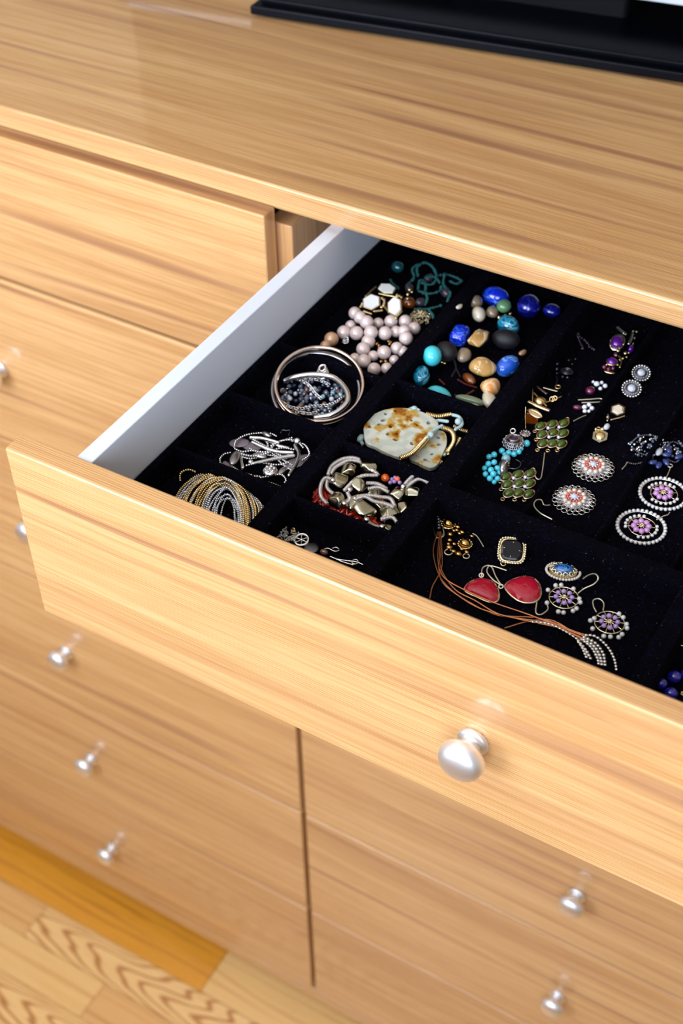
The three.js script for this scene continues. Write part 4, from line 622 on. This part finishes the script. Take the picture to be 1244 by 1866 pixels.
function rosette(label, p, R) {
  const t = thing('rosette_earring', label, 'earring', [p[0], F + 5, p[2]], undefined, [0.42, 0.3, 0]);
  lpart(t, 'disc', [new THREE.CylinderGeometry(R * 0.78, R * 0.85, 1.4, 32), ring(R * 0.55, 0.5, 0.9), ring(R * 0.76, 0.45, 0.8)], M.darkSilver);
  lpart(t, 'bead_rim', circle(R * 0.9, 20, 0.4).map((q) => ball(q, R * 0.13, [1, 1, 1], 10)), M.silver);
  lpart(t, 'small_beads', circle(R * 0.66, 22, 1).map((q) => ball(q, R * 0.06, [1, 1, 1], 8)), M.silver);
  lpart(t, 'crystal', flat(new THREE.IcosahedronGeometry(R * 0.42, 1)).scale(1, 0.7, 1).translate(0, 1.2, 0), M.crystalWhite);
}
rosette('round silver rosette earring with bead rim, beside the violet earrings', [296,-55.5,-27], 6.9); rosette('round silver rosette earring leaning on its twin, above the gold hexagons', [296.7,-55.5,-6.8], 7.2);
{ // blue crystal cluster
  const t = thing('crystal_cluster_earring', 'dangling cluster earring of small crystals with a navy petal flower', 'earring', [334.7,-60.5,45.5]);
  const G = flat(new THREE.IcosahedronGeometry(1, 1)), A = [], B = [];
  const [cx, , cz] = [328.7,-60.5,43.8], [dx, , dz] = [344.5,-60.5,38];
  for (let i = 0; i < 110; i++) { const a = rnd() * 6.28, q = Math.sqrt(rnd()), s = rr(0.6, 1.15), far = i > 78; (i % 3 ? A : B).push(MX([(far ? dx : cx) + (far ? 8 : 13) * q * Math.cos(a), F + 1 + rnd() * 3.5, (far ? dz : cz) + (far ? 9 : 13) * q * Math.sin(a)], [s, s, s], [rnd() * 3, rnd() * 3, 0])); }
  part(t, 'dark_beads', scatter(G, A), M.greyCrystal, { kind: 'stuff' }); part(t, 'bright_beads', scatter(G, B), M.silver, { kind: 'stuff' });
  part(t, 'chain', [strand([[322.2,-58.5,65],[327.3,-58.5,64.2],[331.5,-58.5,59.8],[335.8,-58.5,55.4]], 0.7), strand([[317.1,-58.5,45.9],[319,-58.5,36.7],[324.3,-58.5,31.7],[332,-58.5,29.5]], 0.7), strand([[318.9,-58.5,49],[327.4,-58.5,52.2],[334,-58.5,50.5]], 0.7), strand([[338,-58.5,42.3],[340.9,-58.5,30.6],[347.5,-58.5,30.9]], 0.7), strand([[344,-58.5,48.9],[350.1,-58.5,49.4],[351.8,-58.5,42.5]], 0.7)], M.darkSilver);
  for (const [p, yaw] of [[[337.9,-55.5,60.2], 0.6], [[342.5,-55.5,61.1], 1.6], [[345.6,-55.5,55.9], 2.5], [[343.3,-55.5,48.3], 0.5], [[350.9,-56.5,45.3], 0.9], [[342.5,-56.5,42.4], 2.4]]) part(t, 'petal', oval(p, [3.3, 1.6, 2.1], [0, yaw, 0]), M.navyPetal);
  part(t, 'petal', oval([337.7,-55.5,48.1], [2.2, 1.7, 4], [0, 0, 0]), M.crystalWhite, { label: 'clear crystal petal' });
  part(t, 'hook', [tube([[322.2,-58.5,65],[322.4,-58.5,68.4],[321.9,-58.5,73]], 0.4), ringAt([348.5,-57.5,55.5], 1.6, 0.4), tube([[349.1,-58.5,56.2],[349.9,-58.5,62.2],[350.2,-58.5,67.2]], 0.4)], M.wire);
}
function pearlHoop(label, c, ph, hook) {
  const t = thing('pearl_hoop_earring', label, 'earring', [c[0], F, c[2]], undefined, [0, ph, 0]);
  lpart(t, 'outer_wire', ring(14.0, 0.45, 1.2, 60), M.silver); for (const p of circle(15.1, 34, 1.4)) lpart(t, 'seed_pearl', ball(p, 1.28, [1, 1, 1], 12), M.seedPearl);
  lpart(t, 'inner_wire', [ring(8.6, 0.35, 1.4, 44, [0.6, 0]), ...circle(8.4, 8, 1.4, 0.2).map((p) => tube([[p[0] * 0.35, 1.6, p[2] * 0.35], [p[0], 1.4, p[2]]], 0.25))], M.paleGold);
  for (const p of circle(9.9, 20, 1.6, 0.1).filter((q, i) => i % 10 < 7)) lpart(t, 'seed_pearl', ball(p, 1.15, [1, 1, 1], 12), M.seedPearl);
  for (const p of circle(4.7, 8, 2, 0.2)) lpart(t, 'pink_bead', ball(p, 1.95, [1, 0.9, 1], 16), M.pinkBead);
  lpart(t, 'center_wire', [ring(1.5, 0.35, 2.8, 16), ...circle(2.6, 8, 2.6, 0.4).map((p) => tube([[0, 2.8, 0], p], 0.25))], M.paleGold);
  if (hook) { const g = join(tube(hook, 0.4, { per: 8 })); g.translate(-c[0], -F, -c[2]).rotateY(-ph); lpart(t, 'hook', g, M.wire); }
}
pearlHoop('pearl edged hoop earring with a pink bead flower, below the navy flower', [353.8,-60.5,81.9], 0, null); pearlHoop('pearl edged hoop earring with a pink bead flower, overlapping the hoop behind it', [352.8,-60.5,118.2], 0.6, [[359.4,-57.5,108.8],[362,-57.5,103.8],[363.9,-57.5,101.3],[364.2,-57.5,98.9]]);

// ---------- jewelry: front right compartment ----------
{
  const mk = (label, c, beads, hook, extra) => { const t = thing('bronze_earring', label, 'earring', [c[0], F, c[2]]); part(t, 'cabochon', oval([c[0], c[1], c[2]], [3.6, 3, 3.2]), M.bronze); part(t, 'setting', [ringAt([c[0], c[1] - 0.8, c[2]], 4.1, 0.6), ...circle(4.4, 14, c[1] - 0.5, 0, [c[0], c[2]]).map((p) => ball(p, 0.55, [1, 1, 1], 8))], M.gold); for (const [x, y, z, r] of beads) part(t, 'bead', ball([x, y, z], r, [1.2, 0.9, 1], 12), M.bronze); part(t, 'hook', hook, M.wire); };
  mk('bronze cabochon drop earring with round bronze beads by the copper cords', [246.3,-56.5,177.6], [[252.5,-57.5,176.6,1.55],[257.1,-57.5,179.6,1.54],[253.3,-57.5,179.6,1.26],[251.4,-57.5,185.1,1.54],[253.5,-57.5,189.9,1.39],[256.2,-57.5,181.5,1.26],[251.9,-57.5,180.9,1.12]], [ringAt([240.2,-58.5,173.4], 3, 0.4), tube([[244,-58.5,180.7],[247.8,-58.5,186.6],[247.5,-58.5,189.1]], 0.35)]);
  mk('bronze cabochon drop earring beside the black stone', [263.6,-56.5,188.6], [[256,-57.5,195.8,1.8],[260.1,-57.5,197.6,1.38],[263.8,-57.5,198.2,1.79],[257.4,-57.5,191.6,1.25],[263.6,-57.5,193.3,1.25],[267.5,-57.5,194.3,1.38],[263.9,-57.5,179.9,1.26],[254.3,-57.5,193.3,1.11]], [tube([[263.1,-58.5,176.5],[266.3,-58.5,177.4],[270.6,-58.5,180.7],[273.9,-58.5,183.7]], 0.35), ringAt([257.2,-58.5,198.9], 2.4, 0.35), ringAt([268.4,-58.5,196.6], 2, 0.35)]);
}
{ // black stone
  const p = [291.8,-60.5,180.5], t = thing('black_stone_earring', 'square black stone earring in a beaded gold setting', 'earring', [p[0], F + 3.4, p[2]], null, [0.5, 0.36, 0]);
  const sq = (a, n, y) => Array.from({ length: n }, (_, i) => { const th = i / n * 6.2832, c = Math.cos(th), s = Math.sin(th), r = a / (Math.abs(c) ** 4 + Math.abs(s) ** 4) ** 0.25; return [r * c, y, r * s]; });
  const sh = (a) => new THREE.Shape(sq(a, 48, 0).map((q) => new THREE.Vector2(q[0], q[2])));
  lpart(t, 'setting', [new THREE.ExtrudeGeometry(sh(7.2), { depth: 1.6, bevelEnabled: true, bevelSize: 0.4, bevelThickness: 0.4, bevelSegments: 2 }).rotateX(-1.5708).translate(0, 0.6, 0), ...sq(8.2, 36, 2.6).map((q) => ball(q, 0.95, [1, 1, 1], 8))], M.paleGold);
  const st = new THREE.ExtrudeGeometry(sh(5.5), { depth: 0.6, bevelEnabled: true, bevelSize: 1.4, bevelThickness: 1.5, bevelSegments: 2 }).rotateX(-1.5708).translate(0, 2.6, 0); lpart(t, 'stone', st, M.onyx);
  lpart(t, 'prong', [0, 1, 2, 3].map((i) => { const a = i * 1.5708 + 0.1; return tube([[7.6 * Math.cos(a), 2.8, 7.6 * Math.sin(a)], [4.6 * Math.cos(a), 5.2, 4.6 * Math.sin(a)]], 0.42); }), M.paleGold);
  lpart(t, 'loop', ring(1.5, 0.4, 1.4, 20, [-4.4, 8.6]), M.gold);
}
{ // labradorite
  const p = [325.8,-60.5,179], yaw = 0.28, t = thing('blue_oval_earring', 'oval blue flash stone earring with gold lace and seed pearl rim', 'earring', [p[0], F, p[2]], null, [0, yaw, 0]);
  const el = (a, b, n, y) => Array.from({ length: n }, (_, i) => [a * Math.cos(i / n * 6.2832), y, b * Math.sin(i / n * 6.2832)]);
  lpart(t, 'setting', [new THREE.CylinderGeometry(0.8, 1, 3.4, 40).scale(9.4, 1, 6.4).translate(0, 1.7, 0), ...el(8.2, 5.4, 26, 3.6).map((q) => ball(q, 0.6, [1, 1, 1], 8)), tube(el(7.6, 4.9, 24, 4.2).map((q, i) => [q[0] * (i % 2 ? 0.82 : 1.1), q[1] + (i % 2 ? 0.8 : -0.4), q[2] * (i % 2 ? 0.82 : 1.1)]), 0.32, { closed: true, n: 120 })], M.paleGold);
  for (const q of el(10.3, 7.2, 34, 1.8)) lpart(t, 'seed_pearl', ball(q, 0.95, [1, 1, 1], 10), M.ivory);
  const lab = marble(91, [16, 60, 120], [40, 110, 190], [150, 210, 240], 10); lpart(t, 'stone', oval([0, 4, 0], [6.2, 2.2, 3.8]), lab);
  const g = join(tube([[339.2,-57.5,180.2],[342.5,-52.5,180.1],[346.6,-48.5,181.4],[349.5,-48.5,184],[348.1,-52.5,185.6],[343.3,-56.5,188.4],[341.4,-57.5,192.6]], 0.42, { per: 8 })); g.translate(-p[0], -F, -p[2]).rotateY(-yaw); lpart(t, 'hook', g, M.wire);
}
{ // red drops
  const mk = (label, pts, hook, ringP) => {
    const c = pts.reduce((s, p) => [s[0] + p[0] / pts.length, s[1] + p[2] / pts.length], [0, 0]), t = thing('red_drop_earring', label, 'earring', [c[0], F, c[1]]);
    const out = new THREE.CatmullRomCurve3(pts.map((p) => new THREE.Vector3(p[0], F + 2.2, p[2])), true).getPoints(48).slice(0, 48);
    // faceted dome: rings of points shrinking towards the crown
    const pos = [], rows = [[1, 0], [0.99, 0.9], [0.84, 2.5], [0.62, 3.3], [0.38, 3.75], [0.16, 3.9]], N = 14, at = (k, i) => { const q = out[Math.round(((i + (k % 2) * 0.5) / N) * 48) % 48], [s, y] = rows[k]; return new THREE.Vector3(c[0] + (q.x - c[0]) * s, F + 1.4 + y, c[1] + (q.z - c[1]) * s); };
    for (let k = 0; k < rows.length - 1; k++) for (let i = 0; i < N; i++) {
      const a = at(k, i), b = at(k, i + 1), d = at(k + 1, i), e = at(k + 1, i + 1);
      if (k % 2 === 0) pos.push(a, d, b, b, d, e); else pos.push(a, e, b, a, d, e);
    }
    const topC = new THREE.Vector3(c[0], F + 5.2, c[1]); for (let i = 0; i < N; i++) pos.push(at(5, i), topC, at(5, i + 1));
    const g = new THREE.BufferGeometry().setFromPoints(pos); g.computeVertexNormals(); part(t, 'stone', g, M.ruby);
    part(t, 'bezel', [tube(out.map((p) => [p.x, F + 1.4, p.z]), 0.75, { closed: true, n: 72, radial: 6 })], M.paleGold);
    part(t, 'hook', [tube(hook, 0.42, { per: 8 }), ringAt(ringP, 1.3, 0.4, [0.4, 0, 0])], M.wire);
  };
  mk('red faceted teardrop earring, the smaller and partly tucked under copper cord', [[280.2,-58.5,222.7],[280.1,-58.5,215.5],[284.6,-58.5,209.5],[292,-58.5,208.3],[298.8,-58.5,213.9],[301.3,-58.5,220.9],[299,-58.5,223.9],[289.6,-58.5,224.2]], [[284.4,-57.5,208.1],[282.2,-57.5,202.2],[283.7,-57.5,198.5],[286.8,-57.5,198.5],[292.1,-57.5,204.2],[298.5,-57.5,209.6]], [284.2,-57.5,207.8]);
  mk('large red faceted teardrop earring pointing towards its hook', [[300,-58.5,207.7],[301.8,-58.5,200.7],[307.4,-58.5,194.5],[314,-58.5,193.7],[319.7,-58.5,199.1],[322.3,-58.5,206.3],[320.4,-58.5,211.8],[314.5,-58.5,214.7],[306.2,-58.5,212.7]], [[298.5,-57.5,209.6],[291.9,-57.5,207.6],[286.1,-57.5,203.7],[284.8,-57.5,198.5],[288.4,-57.5,197.1],[295.6,-57.5,196.6]], [298.6,-57.5,210.4]);
}
function wheel(label, c, pearls, hook) {
  const t = thing('flower_wheel_earring', label, 'earring', [c[0], F, c[2]]);
  part(t, 'wire', [ring(8.8, 0.42, F + 1.5, 48).translate(c[0], 0, c[2]), ...circle(8.8, 10, F + 1.5, 0.2, [c[0], c[2]]).map((p) => tube([[c[0], F + 2.5, c[2]], p], 0.28)), ring(1.2, 0.35, F + 2.6, 16).translate(c[0], 0, c[2])], M.paleGold);
  for (const p of circle(4.8, 8, F + 2.2, 0.35, [c[0], c[2]])) part(t, 'lilac_bead', ball(p, 1.5, [1, 0.95, 1], 16), M.lilac);
  for (const p of pearls) part(t, 'pearl', ball(p, 1.45, [1, 1, 1], 14), M.seedPearl);
  part(t, 'hook', tube(hook, 0.42, { per: 8 }), M.wire);
}
wheel('gold wire flower wheel earring with lilac beads below the blue oval', [335,-60.5,199.1], [[324.2,-58.5,198.3],[326.7,-58.5,192.6],[329.5,-58.5,190.6],[337.2,-58.5,189.9],[343.5,-58.5,195.8],[345.2,-58.5,198.2],[345.2,-58.5,204],[344.1,-58.5,206.7],[339.8,-58.5,210.8],[336.8,-58.5,211.6],[328,-58.5,208.3]], [[328.1,-58.5,208.7],[330.6,-58.5,213.1],[328.7,-58.5,218.9],[325.5,-58.5,218.7],[322.6,-58.5,211]]);
wheel('gold wire flower wheel earring with lilac beads near the bead ended cords', [366.3,-60.5,204.3], [[368.8,-58.5,195.6],[372,-58.5,197.1],[375.7,-58.5,201.1],[377.1,-58.5,203.9],[376.4,-58.5,209.9],[375.5,-58.5,213],[371.2,-58.5,215],[367.6,-58.5,216.5],[359.7,-58.5,214.2],[356.1,-58.5,208.9],[357.4,-58.5,206.2]], [[359.4,-58.5,197.2],[357.6,-58.5,192],[353.9,-58.5,190],[351.3,-58.5,192.7],[353.2,-58.5,197.2],[356.3,-58.5,200.6]]);
{ // copper cords
  const t = thing('copper_cord_necklace', 'thin copper cord necklace with silver bead ends along the drawer front', 'necklace', [310.1,-60.5,226.7]);
  const S_ = [[[243.2,-58.5,186.2],[247.9,-58.5,201.4],[256,-58.5,213.6],[264.4,-58.5,222],[275.7,-58.5,227.8],[290.1,-58.5,231.2],[305.2,-58.5,232.2],[320.4,-58.5,227.5],[335.5,-58.5,223],[355.6,-58.5,223.7]], [[244.6,-57.5,186.6],[253.5,-57.5,201.7],[258.4,-57.5,214.5],[266.7,-57.5,225],[280.7,-57.5,230.3],[295.3,-57.5,233],[310.5,-57.5,231.2],[326.2,-57.5,227.9],[343.1,-57.5,224.3],[357.5,-57.5,225.2]], [[244.8,-58.5,185.3],[256.4,-58.5,205.7],[260.5,-58.5,216.1],[262.1,-58.5,229.7],[265.2,-58.5,239.2]], [[244.7,-57.5,187.3],[255.4,-57.5,209.6],[265.1,-57.5,220.5],[280.7,-57.5,223.9],[300.1,-57.5,224.7],[324.1,-57.5,223.2],[344.1,-57.5,223.2],[358,-57.5,222.9]], [[314.9,-58.5,238.9],[323.7,-58.5,228.4],[334.4,-58.5,220.4],[346,-58.5,221.1],[357.9,-58.5,225.9]], [[243.7,-58.5,186],[251.3,-58.5,199.5],[260.3,-58.5,214.5],[275.3,-58.5,225.5],[289.9,-58.5,227.8],[308.8,-58.5,230.5],[329.4,-58.5,222],[351.8,-58.5,221.4],[361.1,-58.5,220.2]]];
  for (const p of S_) part(t, 'cord', tube(p, 0.42, { per: 8 }), M.copper);
  const E = [[[357.4,-58.5,221.4],[363.5,-58.5,219.2],[372.2,-58.5,222.9],[379.4,-58.5,229.7],[384.2,-58.5,237.7]], [[356.7,-58.5,223],[365.5,-58.5,224],[372.7,-58.5,229.6],[377.3,-58.5,237.8]], [[356.4,-58.5,224.8],[364.8,-58.5,228.3],[371.1,-58.5,234.4],[373.7,-58.5,238.7]], [[355.1,-58.5,226.5],[362.5,-58.5,231.5],[368.4,-58.5,237.1]], [[353.9,-58.5,226.2],[360.1,-58.5,231],[365.8,-58.5,237.4]], [[326.4,-57.5,228.2],[332.3,-57.5,225.4],[338.8,-57.5,224.2],[347.7,-57.5,225.2],[355.9,-57.5,227.3]], [[355.2,-58.5,224.5],[365,-58.5,226.2],[372,-58.5,232.5],[375.5,-58.5,238.3]]];
  part(t, 'silver_beads', E.map((p) => strand(p, 1.15, { pitch: 2.1, flat: 1.05 })), M.silver);
  part(t, 'clasp', [strand([[236.6,-57.5,173.1],[239.8,-57.5,178.4],[243.2,-57.5,184.7]], 1.3, { pitch: 2 }), ringAt([236.2,-57.5,172.6], 1.5, 0.4)], M.darkSilver); part(t, 'wire', tube([[231.2,-58.5,174.7],[237.3,-58.5,182.1],[243,-58.5,189.4],[246.8,-58.5,190.7],[246.9,-58.5,186]], 0.35), M.paleGold);
}
{ // next compartment
  const t = thing('lapis_necklace', 'deep blue polished bead necklace in the compartment by the drawer edge', 'necklace', [411.4,-60.5,228.6]);
  for (const [x, y, z, r] of [[409.8,-55.5,236.5,3.76],[414.6,-55.5,228.2,4.18],[420.3,-55.5,222.4,3.99],[427.2,-55.5,222.9,3.97],[416.9,-56.5,239.5,3.94]]) part(t, 'bead', oval([x, y, z], [r, r * 0.85, r * 0.9], [0, 0.4, 0]), M.lapis);
  part(t, 'gold_spacer', [[421.8,-57.5,235,0.79],[423.1,-57.5,236.5,0.79],[422.1,-57.5,236.4,0.59]].map(([x, y, z, r]) => ball([x, y, z], r, [1, 1, 1], 8)), M.gold);
  const h = thing('gold_hook_earring', 'thin gold ear hook lying beside the deep blue beads', 'earring', [409.9,-60.5,198.6]);
  part(h, 'hook', tube([[406.4,-59.5,201.2],[408.8,-59.5,200.3],[411.7,-59.5,199.4],[414.4,-59.5,196.7],[414.4,-59.5,193.6]], 0.4), M.gold);
}

renderer.render(scene, camera);
